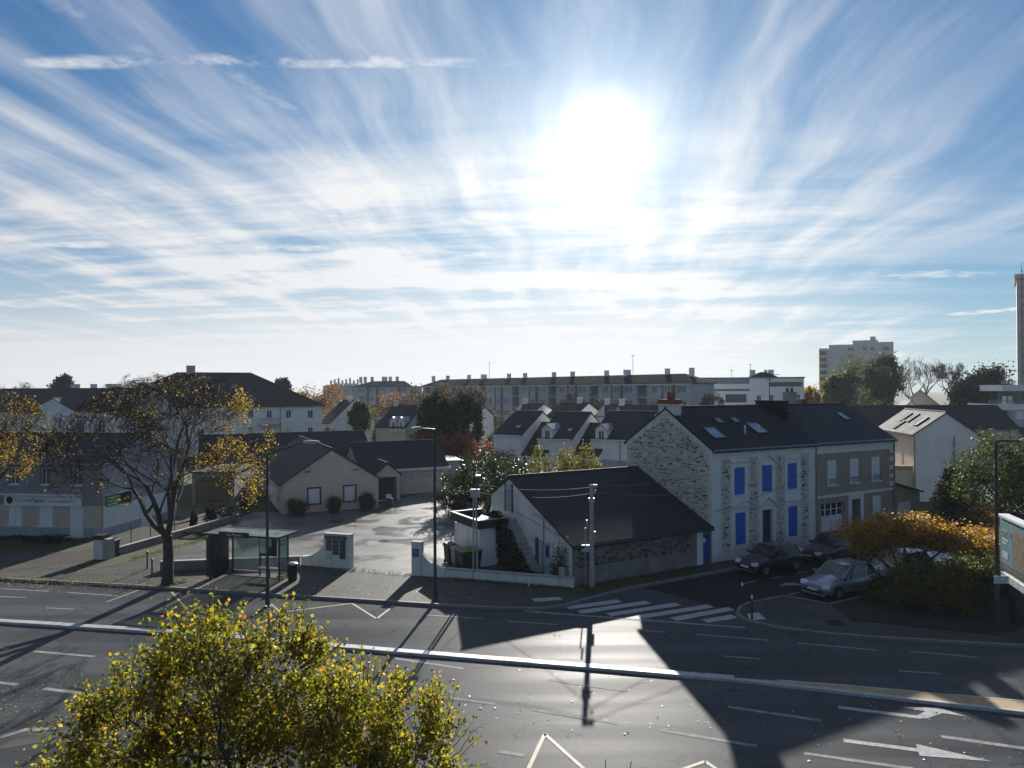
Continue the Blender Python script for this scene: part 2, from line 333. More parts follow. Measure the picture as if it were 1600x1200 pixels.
# ------------------------------------------------------------------ mesh helpers
class MB:
    """collects faces; build() links them as ONE mesh object"""
    def __init__(s): s.v = []; s.f = []
    def poly(s, pts):
        b = len(s.v); s.v += [tuple(p) for p in pts]; s.f.append(tuple(range(b, b + len(pts)))); return s
    def hexa(s, p):
        b = len(s.v); s.v += [tuple(q) for q in p]
        for a in ((0, 3, 2, 1), (4, 5, 6, 7), (0, 1, 5, 4), (1, 2, 6, 5), (2, 3, 7, 6), (3, 0, 4, 7)): s.f.append(tuple(b + i for i in a))
        return s
    def box(s, x0, x1, y0, y1, z0, z1):
        return s.hexa([(x0, y0, z0), (x1, y0, z0), (x1, y1, z0), (x0, y1, z0), (x0, y0, z1), (x1, y0, z1), (x1, y1, z1), (x0, y1, z1)])
    def obox(s, c, ax, ay, az):
        c = Vector(c); ax, ay, az = Vector(ax), Vector(ay), Vector(az)
        return s.hexa([c + ax * i + ay * j + az * l for l in (-1, 1) for i, j in ((-1, -1), (1, -1), (1, 1), (-1, 1))])
    def prism(s, pts, z0, z1):
        b = len(s.v); n = len(pts)
        s.v += [(p[0], p[1], z0) for p in pts] + [(p[0], p[1], z1) for p in pts]
        s.f.append(tuple(b + n + i for i in range(n))); s.f.append(tuple(b + n - 1 - i for i in range(n)))
        for i in range(n): j = (i + 1) % n; s.f.append((b + i, b + j, b + n + j, b + n + i))
        return s
    def slab(s, pts, t, direction=None):
        pts = [Vector(p) for p in pts]
        nr = Vector(direction) if direction else (pts[1] - pts[0]).cross(pts[2] - pts[0]).normalized()
        if not direction and nr.z < 0: nr = -nr
        lo = [p - nr * t for p in pts]; n = len(pts); b = len(s.v)
        s.v += [tuple(p) for p in pts + lo]; s.f.append(tuple(b + i for i in range(n))); s.f.append(tuple(b + 2 * n - 1 - i for i in range(n)))
        for i in range(n): j = (i + 1) % n; s.f.append((b + i, b + n + i, b + n + j, b + j))
        return s
    def tube(s, pts, r, n=6, cap=True):
        pts = [Vector(p) for p in pts]; R = r if isinstance(r, (list, tuple)) else [r] * len(pts)
        b0 = len(s.v)
        for i, p in enumerate(pts):
            d = (pts[min(i + 1, len(pts) - 1)] - pts[max(i - 1, 0)]).normalized()
            a = d.orthogonal().normalized() if abs(d.z) > .9 else d.cross(Vector((0, 0, 1))).normalized()
            if i and a.dot(la) < 0: a = -a
            la = a; c = d.cross(a)
            for j in range(n):
                t = 2 * math.pi * j / n; s.v.append(tuple(p + a * (math.cos(t) * R[i]) + c * (math.sin(t) * R[i])))
        for i in range(len(pts) - 1):
            for j in range(n):
                q = (j + 1) % n; s.f.append((b0 + i * n + j, b0 + i * n + q, b0 + (i + 1) * n + q, b0 + (i + 1) * n + j))
        if cap: s.f.append(tuple(b0 + n - 1 - j for j in range(n))); s.f.append(tuple(b0 + (len(pts) - 1) * n + j for j in range(n)))
        return s
    def lathe(s, prof, c=(0, 0, 0), n=16):
        b0 = len(s.v); c = Vector(c)
        for r, z in prof:
            for j in range(n): t = 2 * math.pi * j / n; s.v.append((c.x + r * math.cos(t), c.y + r * math.sin(t), c.z + z))
        for i in range(len(prof) - 1):
            for j in range(n): q = (j + 1) % n; s.f.append((b0 + i * n + j, b0 + i * n + q, b0 + (i + 1) * n + q, b0 + (i + 1) * n + j))
        s.f.append(tuple(b0 + n - 1 - j for j in range(n))); s.f.append(tuple(b0 + (len(prof) - 1) * n + j for j in range(n)))
        return s
    def mesh(s, name, m, smooth=False):
        me = bpy.data.meshes.new(name); me.from_pydata(s.v, [], s.f); me.update()
        me.materials.append(MATS[m])
        if smooth: me.shade_smooth(); me.set_sharp_from_angle(angle=rad(38))
        return me
    def build(s, name, m, parent=None, smooth=False, kind=None, loc=None, rz=0):
        return link(name, s.mesh(name, m, smooth), parent, loc, rz, kind)
def link(name, me, parent=None, loc=None, rz=0, kind=None):
    o = bpy.data.objects.new(name, me); col.objects.link(o); o.parent = parent
    if loc is not None: o.location = loc
    if rz: o.rotation_euler = (0, 0, rz)
    if kind: o['kind'] = kind
    return o
def tag(o, label, cat, group=None):
    o['label'] = label; o['category'] = cat
    if group: o['group'] = group
    return o
def thing(name, label, cat, loc=(0, 0, 0), rz=0, group=None):
    o = bpy.data.objects.new(name, None); col.objects.link(o); o.location = loc; o.rotation_euler = (0, 0, rz); o.empty_display_size = .2
    return tag(o, label, cat, group)
def dup(root, loc, rz, label, group=None):
    def cp(o, par):
        c = o.copy(); col.objects.link(c); c.parent = par
        for ch in list(o.children): cp(ch, c)
        return c
    r = cp(root, None); r.location = loc; r.rotation_euler = (0, 0, rz); r['label'] = label
    if group: r['group'] = group
    return r
def text(body, size, m, parent, loc, rot, name='lettering', align='LEFT', ext=.004, shear=0, wide=1.0):
    cu = bpy.data.curves.new('t', 'FONT'); cu.body = body; cu.size = size; cu.align_x = align; cu.extrude = ext; cu.shear = shear; cu.resolution_u = 2
    cu.space_character = wide
    o = bpy.data.objects.new('t', cu); col.objects.link(o)
    dg = bpy.context.evaluated_depsgraph_get(); dg.update()
    me = bpy.data.meshes.new_from_object(o.evaluated_get(dg)); me.materials.clear(); me.materials.append(MATS[m])
    bpy.data.objects.remove(o); bpy.data.curves.remove(cu)
    r = link(name, me, parent, loc); r.rotation_euler = rot
    return r
UP = (math.pi / 2, 0, 0)                                    # text upright, facing local -y

# ------------------------------------------------------------------ foliage helpers
def leafmesh(name, P, size, m, parent, aspect=.62, flat=0.0, kind='stuff'):
    P = np.asarray(P, float); N = len(P)
    nr = NP.normal(size=(N, 3)); nr[:, 2] += flat * np.sign(nr[:, 2] + 1e-9) * 3
    nr /= np.linalg.norm(nr, axis=1)[:, None]
    t = np.cross(nr, NP.normal(size=(N, 3))); t /= np.linalg.norm(t, axis=1)[:, None]
    b = np.cross(nr, t); s = (np.asarray(size) * NP.uniform(.5, 1.5, N))[:, None]
    V = np.empty((N, 4, 3)); fold = nr * s * .16
    V[:, 0] = P - t * s * .5; V[:, 1] = P + b * s * aspect * .5 + fold; V[:, 2] = P + t * s * .5; V[:, 3] = P - b * s * aspect * .5 + fold
    me = bpy.data.meshes.new(name); me.vertices.add(N * 4); me.vertices.foreach_set('co', V.ravel())
    me.loops.add(N * 4); me.loops.foreach_set('vertex_index', np.arange(N * 4, dtype=np.int32))
    me.polygons.add(N); me.polygons.foreach_set('loop_start', np.arange(0, N * 4, 4, dtype=np.int32))
    me.update(calc_edges=True); me.validate(); me.materials.append(MATS[m])
    return link(name, me, parent, kind=kind)
def clumps(n, c, r, nc, spread=.28, hollow=.55, flatbase=False):
    """points gathered in clumps through an ellipsoid, so the outline is uneven and gaps stay open"""
    d = NP.normal(size=(nc, 3)); d /= np.linalg.norm(d, axis=1)[:, None]
    if flatbase: d[:, 2] = np.abs(d[:, 2])
    rr = NP.uniform(hollow, 1, nc)[:, None]
    cc = d * rr
    i = NP.integers(0, nc, n); sz = NP.uniform(.6, 1.3, nc)[i][:, None]
    p = cc[i] + NP.normal(size=(n, 3)) * spread * sz * .6
    return np.asarray(c) + p * np.asarray(r)
def skeleton(mb, base, d0, L, r, lev, tips, rng, cen, radii, nk=3, ang=(22, 52), trop=.12, wob=.16, ratio=(.62, .82), rmin=.004):
    def grow(p, d, L, r, lev, lead):
        n = 4 if lev > 1 else 3
        pts = [p.copy()]; rs = [r]
        for i in range(n):
            d = (d + Vector((rng.gauss(0, wob), rng.gauss(0, wob), rng.gauss(0, wob) + trop))).normalized()
            q = p + d * (L / n)
            e = Vector(((q.x - cen[0]) / radii[0], (q.y - cen[1]) / radii[1], (q.z - cen[2]) / radii[2])).length
            if e > 1 and lead < 90:
                d = (d + (Vector(cen) - q).normalized() * .5).normalized(); q = p + d * (L / n) * .5
            p = q; pts.append(p.copy()); rs.append(max(rmin * (.6 if lev == 0 else 1), r * (1 - .45 * (i + 1) / n)))
            if lev <= 1: tips.append((p.copy(), lev))
        mb.tube(pts, rs, 7 if r > .06 else (5 if r > .02 else 3), cap=False)
        if lev == 0: return
        kids = nk if lev > 1 else nk + 1
        for j in range(kids):
            i = n if j == 0 else rng.randint(max(1, n - 2), n)
            o = d.orthogonal().normalized(); o.rotate(Matrix.Rotation(rng.uniform(0, 6.28) , 3, d))
            a = rad(rng.uniform(*ang)) * (.55 if j == 0 else 1)
            grow(pts[i], (d * math.cos(a) + o * math.sin(a)).normalized(), L * rng.uniform(*ratio), rs[i] * (.85 if j == 0 else rng.uniform(.5, .75)), lev - 1, lead - 1)
    grow(Vector(base), Vector(d0).normalized(), L, r, lev, 0)
def shrub(name, label, cat, loc, r, n, size, m, nc=26, stems=5, group=None, bark='bark', spread=.3, hollow=.45, h0=None, flat=False):
    """a bush: stems from the ground and a clumped crown; loc is on the ground, r the crown's half sizes"""
    t = thing(name, label, cat, loc, 0, group)
    cz = r[2] * .98 if h0 is None else h0
    mb = MB()
    for i in range(stems):
        a = 6.283 * i / stems + RN.uniform(-.4, .4); q = RN.uniform(.3, .75)
        e = Vector((math.cos(a) * r[0] * q, math.sin(a) * r[1] * q, cz + RN.uniform(-.1, .55) * r[2]))
        mb.tube([(math.cos(a) * .05, math.sin(a) * .05, -.05), e * .45 + Vector((0, 0, .1)), e], [.018 * r[2] + .012, .012 * r[2] + .008, .005], 5)
    mb.build('stem', bark, t)
    leafmesh('crown', clumps(n, (0, 0, cz), r, nc, spread, hollow, flat), np.full(n, size), m, t)
    return t
def tree(name, label, loc, h, cen_z, r, n, size, m, bare=False, seed=1, trunk_h=None, tr=.16, lev=4, nk=3, cat='tree', group=None, bark='bark', nc=40, spread=.24, leafsel=None, tropism=.12, wide=False, rmin=.004):
    t = thing(name, label, cat, loc, 0, group); rng = random.Random(seed)
    th = trunk_h or max(.4, cen_z - r[2] * .85)
    mb = MB(); tips = []
    tk = MB().tube([(0, 0, -.1), (.01, 0, th * .15), (.03, .02, th * .6), (0, 0, th)], [tr * 1.35, tr * 1.06, tr * .95, tr * .9], 10)
    for i in range(nk + 1):
        a = 6.283 * i / (nk + 1) + rng.uniform(-.4, .4); tilt = (rng.uniform(.6, 1.0) if wide else rng.uniform(.45, .95)) if i else .15
        skeleton(mb, (0, 0, th * rng.uniform(.9, 1)), (math.cos(a) * math.sin(tilt), math.sin(a) * math.sin(tilt), math.cos(tilt)), (h - th) * .36, tr * .6, lev, tips, rng, (0, 0, cen_z), r, nk, trop=tropism, rmin=rmin)
    tk.build('trunk', bark, t, True); mb.build('limbs', bark, t, kind='stuff')
    if n:
        if bare:
            T = [p for p, l in tips if (leafsel is None or rng.random() < leafsel(p))]
            if not T: return t
            idx = NP.integers(0, len(T), n); pts = np.array([tuple(T[i]) for i in idx]) + NP.normal(size=(n, 3)) * .12
        else: pts = clumps(n, (0, 0, cen_z), r, nc, spread)
        leafmesh('crown', pts, np.full(n, size), m, t)
    return t

# ================================================================== THE SETTING
PV = .10                                                    # pavement level above the road
def struct(o): o['kind'] = 'structure'; return o
struct(MB().poly([(-1200, -100, -.06), (1200, -100, -.06), (1200, 1500, -.06), (-1200, 1500, -.06)]).build('ground', 'earth'))
FA = rad(29.3)                                               # the side street and its houses run at this angle
HX, HY = Vector((math.cos(FA), math.sin(FA), 0)), Vector((-math.sin(FA), math.cos(FA), 0))
HA = gp(1112, 882)                                           # street corner of the stone house
def hl(x, y, z=0): return HA + HX * x + HY * y + Vector((0, 0, z))
def chain(px, z=0): return [gp(u, v, z) for u, v in px]
far_kerb = [gp(-500, 884)] + chain([(-160, 900), (0, 907), (100, 912), (210, 918), (270, 922), (430, 932), (560, 940), (680, 948), (790, 954), (850, 954), (885, 949)])
side_left = [hl(-8.6, -1.9), hl(-7.2, -1.7), hl(-2, -1.6), hl(8, -1.6), hl(17, -1.6), hl(34, -1.6)]
isl = [hl(34, -8.3), hl(-1.0, -8.3), hl(-1.2, -7.5), hl(-1.8, -6.4), hl(-4.0, -6.3)] + chain([(1155, 950), (1148, 961), (1161, 972), (1212, 984), (1313, 996), (1465, 1006), (1600, 1013), (1800, 1022), (2300, 1040)])
road_pts = far_kerb + side_left + isl + [Vector((60, 16, 0)), Vector((60, 4, 0)), Vector((-60, 4, 0))]
road = struct(MB().poly([(p.x, p.y, 0) for p in road_pts]).build('road', 'asphalt'))
# side street bay over the main road: darker asphalt, shade included in the colour
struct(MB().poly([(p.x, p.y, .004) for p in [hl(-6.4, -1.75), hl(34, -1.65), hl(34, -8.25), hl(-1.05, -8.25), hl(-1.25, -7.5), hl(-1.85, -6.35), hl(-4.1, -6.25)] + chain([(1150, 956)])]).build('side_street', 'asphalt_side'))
def skirted(name, pts, z, m):
    mb = MB(); n = len(pts); mb.poly([(p[0], p[1], z) for p in pts])
    for i in range(n):
        a, b = pts[i], pts[(i + 1) % n]; mb.poly([(a[0], a[1], z), (b[0], b[1], z), (b[0], b[1], -.05), (a[0], a[1], -.05)])
    return struct(mb.build(name, m))
def offset(pts, d):
    out = []
    for i, p in enumerate(pts):
        t = (pts[min(i + 1, len(pts) - 1)] - pts[max(i - 1, 0)]); t.z = 0; t.normalize(); out.append(p + Vector((-t.y, t.x, 0)) * d)
    return out
KW = .16
pave = skirted('pavement', offset(far_kerb + side_left, KW + .004) + [hl(34, .5), hl(20, 3), hl(0, 10), Vector((0, 52, 0)), Vector((-70, 52, 0))], PV, 'pavement')
island = skirted('traffic_island', offset(isl, KW + .004) + [Vector((75, 40, 0)), Vector((75, 50, 0))], PV, 'pavement')
def kerb(pts, parent, step=1.0, wd=KW, h=.125, m='kerb', name='kerb_stone', side=1, gap=.012):
    """kerb stones laid end to end along a line"""
    acc = []
    for a, b in zip(pts, pts[1:]):
        L = (b - a).length; n = max(1, round(L / step))
        for i in range(n): acc.append((a + (b - a) * (i / n), a + (b - a) * ((i + 1) / n)))
    for i, (a, b) in enumerate(acc):
        d = (b - a); L = d.length; d.normalize(); n = Vector((-d.y, d.x, 0)) * side
        hh = h + RN.uniform(-.006, .006)
        g = d * (gap * .5)
        c = .022
        mb = MB(); P0, P1 = a + g, b - g
        prof = [(0, -.05), (0, hh - c), (c, hh), (wd, hh), (wd, -.05)]
        q = [P0 + n * x + Vector((0, 0, z)) for x, z in prof] + [P1 + n * x + Vector((0, 0, z)) for x, z in prof]
        mb.v = [tuple(x) for x in q]
        mb.f = [(0, 1, 2, 3, 4), (9, 8, 7, 6, 5), (0, 5, 6, 1), (1, 6, 7, 2), (2, 7, 8, 3), (3, 8, 9, 4)]
        mb.build(name, m, parent)
kerb(far_kerb[1:] + side_left[:5], pave, m='kerb_dark')
kerb([hl(14, -8.3)] + isl[1:-1], island, m='kerb_dark')
# the central reservation: one row of low kerb blocks that opens into a buff strip on the right
near = chain([(-220, 962), (0, 975), (250, 991), (660, 1026), (919, 1047), (1148, 1066.5), (1330, 1087), (1600, 1118), (1900, 1152)])
med = struct(MB().poly([(p.x, p.y, .10) for p in offset(near, .155)[5:] + list(reversed([gp(u, v, .125) for u, v in ((1230, 1063), (1330, 1069.5), (1600, 1093.5), (1900, 1120))]))]).build('median_strip', 'tan_surface'))
kerb(near[:6], med, 1.0, .36, .10); kerb(near[5:], med, 1.0, .15, .11)
kerb(list(reversed([gp(u, v, .0) for u, v in ((1215, 1066), (1330, 1075), (1600, 1099), (1900, 1126))])), med, 1.0, .10, .105)

# paint: each mark a thin sheet of its own on the road
def mark(px, wd, m='paint_white', z=.006, name='lane_marking'):
    a, b = gp(*px[0]), gp(*px[1]); d = (b - a).normalized(); n = Vector((-d.y, d.x, 0)) * wd * .5
    # broken edge: the paint has worn away along its sides
    N = max(2, int((b - a).length / .5)); up, lo = [], []
    for i in range(N + 1):
        c = a + (b - a) * (i / N); e = RN.uniform(.86, 1.04); up.append(c + n * e); lo.append(c - n * RN.uniform(.86, 1.04))
    MB().poly([(p.x, p.y, z) for p in lo + up[::-1]]).build(name, m, road)
def pmark(px, m='paint_white', z=.007, name='lane_marking'): MB().poly([(p.x, p.y, z) for p in (gp(*q) for q in px)]).build(name, m, road)
for a, b in [((1, 920), (76, 924)), ((106, 926), (185, 931)), ((-80, 914), (-30, 917)), ((-30, 931), (41, 934)), ((72, 950), (114, 952)),
             ((665, 961), (756, 967)), ((794, 971), (872, 976)), ((997, 984), (1040, 988)), ((1088, 991), (1202, 1001)),
             ((1247, 1005), (1370, 1016)), ((1421, 1018), (1527, 1027)), ((1130, 1025), (1189, 1030)), ((1403, 1048), (1470, 1053))]: mark((a, b), .12, 'paint_worn')
for a, b in [((53, 1018), (149, 1026)), ((-60, 1008), (12, 1014)), ((618, 1029), (725, 1045)), ((857, 1062.5), (980, 1080)), ((1137, 1104.5), (1284, 1126)),
             ((704, 1091), (774, 1100)), ((833, 1109), (966, 1131)), ((1030, 1141), (1183, 1166)), ((1256, 1177), (1428, 1202))]: mark((a, b), .17, 'paint_worn')
for a, b in [((69, 1076), (163, 1088)), ((-60, 1060), (28, 1070)), ((1471, 1151), (1640, 1175)), ((779, 1174), (821, 1181)), ((820, 955), (1165, 981))]: mark((a, b), .2, 'paint_worn')
for pts in [[(166, 941), (217, 922)], [(267, 924), (291, 951)], [(424, 944), (438, 957)], [(438, 957), (550, 943)], [(550, 943), (588.5, 967)], [(588.5, 967), (616, 946)],
            [(824, 1206), (851, 1147)], [(851, 1147), (917, 1206)], [(1055, 1206), (1102, 1190)], [(1102, 1190), (1126, 1206)]]: mark(pts, .12, 'paint_yellow', .009)
mark([(1310, 1105), (1438, 1121)], .22); pmark([(1428, 1121), (1448, 1123), (1473, 1114.5), (1512, 1120), (1464, 1105.5), (1411, 1105.5), (1446, 1111.5)])
mark([(1318, 1157), (1440, 1173)], .22); pmark([(1431, 1162.5), (1551, 1190), (1437, 1181)])
for a, b in [((886, 950), (968, 939)), ((905, 957), (1013, 941)), ((951, 961), (1060, 944)), ((1001, 964), (1110, 947)), ((1052, 968), (1143, 951)), ((1101, 971), (1148, 963))]: mark((a, b), .5, 'paint_white', .011, 'crossing_stripe')
pmark([(1216, 916), (1228, 911), (1243, 910.5), (1240, 912), (1262, 913), (1262, 915.5), (1237, 914.5)], 'paint_worn', .012)
for i in range(7): a = hl(-1.5 + i * 2.0, -3.75); b = hl(-.7 + i * 2.0, -3.75); n = HY * .05; MB().poly([tuple(p + Vector((0, 0, .012))) for p in (a - n, b - n, b + n, a + n)]).build('bay_marking', 'paint_worn', road)
for i in range(7): a = hl(-1.2 + i * 2.0, -6.25); b = hl(-.4 + i * 2.0, -6.25); n = HY * .05; MB().poly([tuple(p + Vector((0, 0, .012))) for p in (a - n, b - n, b + n, a + n)]).build('bay_marking', 'paint_worn', road)
# the near corner at the lower left: pale cycle path with its painted edge
cyc = [gp(u, v) for u, v in ((-120, 1188), (0, 1160), (60, 1150), (120, 1131), (175, 1115), (260, 1108), (400, 1112))]
struct(MB().poly([(p.x, p.y, .006) for p in cyc + list(reversed(offset(cyc, -.5)))]).build('cycle_path', 'pavement'))
cy2 = [gp(u, v) for u, v in ((-90, 1170), (0, 1150), (40, 1138), (78, 1137))]
MB().poly([(p.x, p.y, .006) for p in cy2 + list(reversed(offset(cy2, -.22)))]).build('lane_marking', 'paint_worn', road)
skirted('near_pavement', [Vector((-30, 4.5, 0)), Vector((40, 4.5, 0)), Vector((40, 14.5, 0)), Vector((-30, 17.2, 0))], PV, 'pavement')
# yards and lawns on the far side, each a sheet just above the pavement
def sheet(name, pts, z, m): return struct(MB().poly([(p[0], p[1], z) for p in pts]).build(name, m))
sheet('parking_lot', [gp(330, 868, PV), gp(345, 873, PV), gp(505, 886, PV), gp(548, 893, PV), gp(643, 900, PV), gp(690, 893, PV), gp(748, 887, PV), hl(-10.0, 9.0), gp(772, 788, PV), gp(692, 764, PV), gp(590, 787, PV), gp(441, 800, PV), gp(395, 800, PV), gp(300, 848, PV)], PV + .004, 'lot')
sheet('lawn', [gp(0, 862, PV), gp(140, 862, PV), gp(162, 846, PV), gp(-200, 838, PV), gp(-200, 858, PV)], PV + .004, 'lawn')
sheet('garden_bed', [gp(140, 876, PV), gp(175, 868, PV), gp(370, 815, PV), gp(335, 806, PV), gp(168, 846, PV), gp(20, 892, PV)], PV + .005, 'soil')
sheet('driveway', [gp(262, 822, PV), gp(300, 812, PV), gp(372, 790, PV), gp(350, 776, PV), gp(276, 806, PV)], PV + .009, 'pavement')
sheet('grass_verge', [gp(120, 897, PV), gp(250, 866, PV), gp(372, 832, PV), gp(368, 826, PV), gp(240, 856, PV), gp(120, 884, PV)], PV + .0075, 'lawn')
struct(MB().prism([(-75, 52), (75, 60), (160, 330), (-160, 330)], -.05, .06).build('gardens', 'lawn'))
struct(MB().prism([tuple(hl(-1.2, -8.6).xy), tuple(hl(20, -8.5).xy), tuple(hl(20, -15.0).xy), tuple(gp(1560, 996).xy), tuple(gp(1440, 985).xy), tuple(gp(1330, 972).xy)], PV - .02, PV + .03).build('planting_bed', 'soil'))

# ================================================================== BUILDING HELPERS
WC = {}
def wpart(key, fn):
    if key not in WC: WC[key] = fn()
    return WC[key]
def frame_mesh(w_, h_, m, bars=(1, 0), t=.06, y=.09, th=.05):
    mb = MB(); mb.box(0, w_, y, y + th, 0, t).box(0, w_, y, y + th, h_ - t, h_).box(0, t, y, y + th, t, h_ - t).box(w_ - t, w_, y, y + th, t, h_ - t)
    for i in range(bars[0]): x = w_ * (i + 1) / (bars[0] + 1); mb.box(x - .03, x + .03, y - .004, y + th + .004, t, h_ - t)
    for i in range(bars[1]): z = h_ * (i + 1) / (bars[1] + 1); mb.box(t, w_ - t, y + .002, y + th - .002, z - .02, z + .02)
    return mb.mesh('window', m)
def opening(root, o, ang, x, z, w_, h_, style, fm='white_pvc', **kw):
    """fills one wall opening; the wall frame starts at o and runs at ang, local y points inwards"""
    U = Vector((math.cos(ang), math.sin(ang), 0)); loc = Vector(o) + U * x + Vector((0, 0, z))
    kk = (round(w_, 2), round(h_, 2), style, fm)
    def put(name, suf, fn, par=root, l=loc, a=ang): return link(name, wpart(kk + (suf,), fn), par, l, a)
    if style in ('win', 'win0'):
        wn = put('window', 'f', lambda: frame_mesh(w_, h_, fm, kw.get('bars', (1, 0))))
        link('pane', wpart(kk + ('p',), lambda: MB().box(.05, w_ - .05, .11, .125, .05, h_ - .05).mesh('pane', kw.get('glass', 'glass'))), wn)
        if style == 'win': link('sill', wpart(kk + ('s',), lambda: MB().box(-.08, w_ + .08, -.07, .09, -.07, -.002).mesh('sill', 'trim')), wn)
    elif style == 'shut':
        def leaf(i):
            mb = MB(); a, b = (.005, w_ / 2 - .006) if i == 0 else (w_ / 2 + .006, w_ - .005); n = 3
            for j in range(n): p, q = a + (b - a) * j / n, a + (b - a) * (j + 1) / n; mb.box(p + .003, q - .003, .02, .05, .01, h_ - .01)
            for zz in (.18, h_ - .22): mb.box(a + .02, b - .02, .004, .019, zz, zz + .07)
            return mb.mesh('shutter', kw.get('sm', 'blue_shutter'))
        for i in (0, 1): put('shutter', 'sh%d%s' % (i, kw.get('sm', '')), lambda: leaf(i))
        put('sill', 'ss', lambda: MB().box(-.1, w_ + .1, -.08, .02, -.08, -.002).mesh('sill', 'trim'))
    elif style == 'blind':
        wn = put('window', 'bf', lambda: MB().box(-.12, w_ + .12, -.02, .05, -.12, -.0).box(-.12, w_ + .12, -.02, .05, h_, h_ + .12).box(-.12, 0, -.02, .05, 0, h_).box(w_, w_ + .12, -.02, .05, 0, h_).mesh('window', 'door_dark'))
        def sl():
            mb = MB(); n = 12
            for j in range(n): mb.box(.01, w_ - .01, .06, .09, h_ * j / n + .008, h_ * (j + 1) / n - .004)
            mb.box(.01, w_ - .01, .095, .11, 0, h_); return mb.mesh('roller_blind', 'white_pvc')
        link('roller_blind', wpart(kk + ('bs',), sl), wn)
    elif style == 'door':
        dm = kw.get('dm', 'door_dark')
        d = put('door', 'd' + dm, lambda: MB().box(.04, w_ - .04, .22, .27, 0, h_ - .04).box(.14, w_ - .14, .205, .219, .15, h_ * .45).box(.14, w_ - .14, .205, .219, h_ * .52, h_ - .2).box(0, .04, .16, .3, 0, h_).box(w_ - .04, w_, .16, .3, 0, h_).box(.04, w_ - .04, .16, .3, h_ - .04, h_).mesh('door', dm))
        link('handle', wpart(('hd',), lambda: MB().box(.1, .2, .15, .17, 1.0, 1.03).box(.1, .12, .17, .21, 1.0, 1.03).mesh('handle', 'grey_metal')), d)
    elif style == 'garage':
        def gd():
            mb = MB(); n = 8
            for j in range(n): mb.box(w_ * j / n + .008, w_ * (j + 1) / n - .008, .16, .2, 0, h_ * .66)
            mb.box(0, w_, .201, .22, 0, h_ * .66); return mb.mesh('garage_door', 'white_pvc')
        d = put('garage_door', 'g', gd)
        for i in range(4):
            x0 = w_ * i / 4
            f = put('window', 'gw', lambda: frame_mesh(w_ / 4, h_ * .34, 'white_pvc', (0, 1), .05, .16, .05), root, loc + U * x0 + Vector((0, 0, h_ * .66)))
            link('pane', wpart(kk + ('gp',), lambda: MB().box(.04, w_ / 4 - .04, .18, .19, .04, h_ * .34 - .04).mesh('pane', 'glass')), f)
        put('handle', 'gh', lambda: MB().box(w_ * .5, w_ * .5 + .03, .12, .15, h_ * .28, h_ * .36).mesh('handle', 'black_metal'))
    elif style == 'void':
        put('recess', 'v', lambda: MB().box(-.02, w_ + .02, .9, .95, -.02, h_ + .02).mesh('recess', kw.get('vm', 'door_dark')))
    elif style == 'panel':
        put('panel', 'pn' + kw.get('vm', ''), lambda: MB().box(.005, w_ - .005, .05, .08, .005, h_ - .005).mesh('panel', kw.get('vm', 'door_dark')))
def facade(mb, o, ang, w_, z0, z1, ops, reveal=.24):
    U = Vector((math.cos(ang), math.sin(ang), 0)); N = Vector((-U.y, U.x, 0)); o = Vector(o)
    def p(x, z, d=0): return o + U * x + N * d + Vector((0, 0, z))
    xs = sorted({0, w_} | {round(min(max(q, 0), w_), 4) for a in ops for q in (a[0], a[0] + a[2])}); zs = sorted({z0, z1} | {round(min(max(q, z0), z1), 4) for a in ops for q in (a[1], a[1] + a[3])})
    for i in range(len(xs) - 1):
        for j in range(len(zs) - 1):
            cx, cz = (xs[i] + xs[i + 1]) / 2, (zs[j] + zs[j + 1]) / 2
            if any(a[0] < cx < a[0] + a[2] and a[1] < cz < a[1] + a[3] for a in ops): continue
            mb.poly([p(xs[i], zs[j]), p(xs[i + 1], zs[j]), p(xs[i + 1], zs[j + 1]), p(xs[i], zs[j + 1])])
    for a in ops:
        x0, zz, w2, h2 = a[:4]; x1, zt = x0 + w2, zz + h2; rv = 1.0 if a[4] == 'void' else reveal
        for q in ([(x0, zz), (x1, zz)], [(x1, zz), (x1, zt)], [(x1, zt), (x0, zt)], [(x0, zt), (x0, zz)]): mb.poly([p(*q[0]), p(*q[1]), p(*q[1], rv), p(*q[0], rv)])
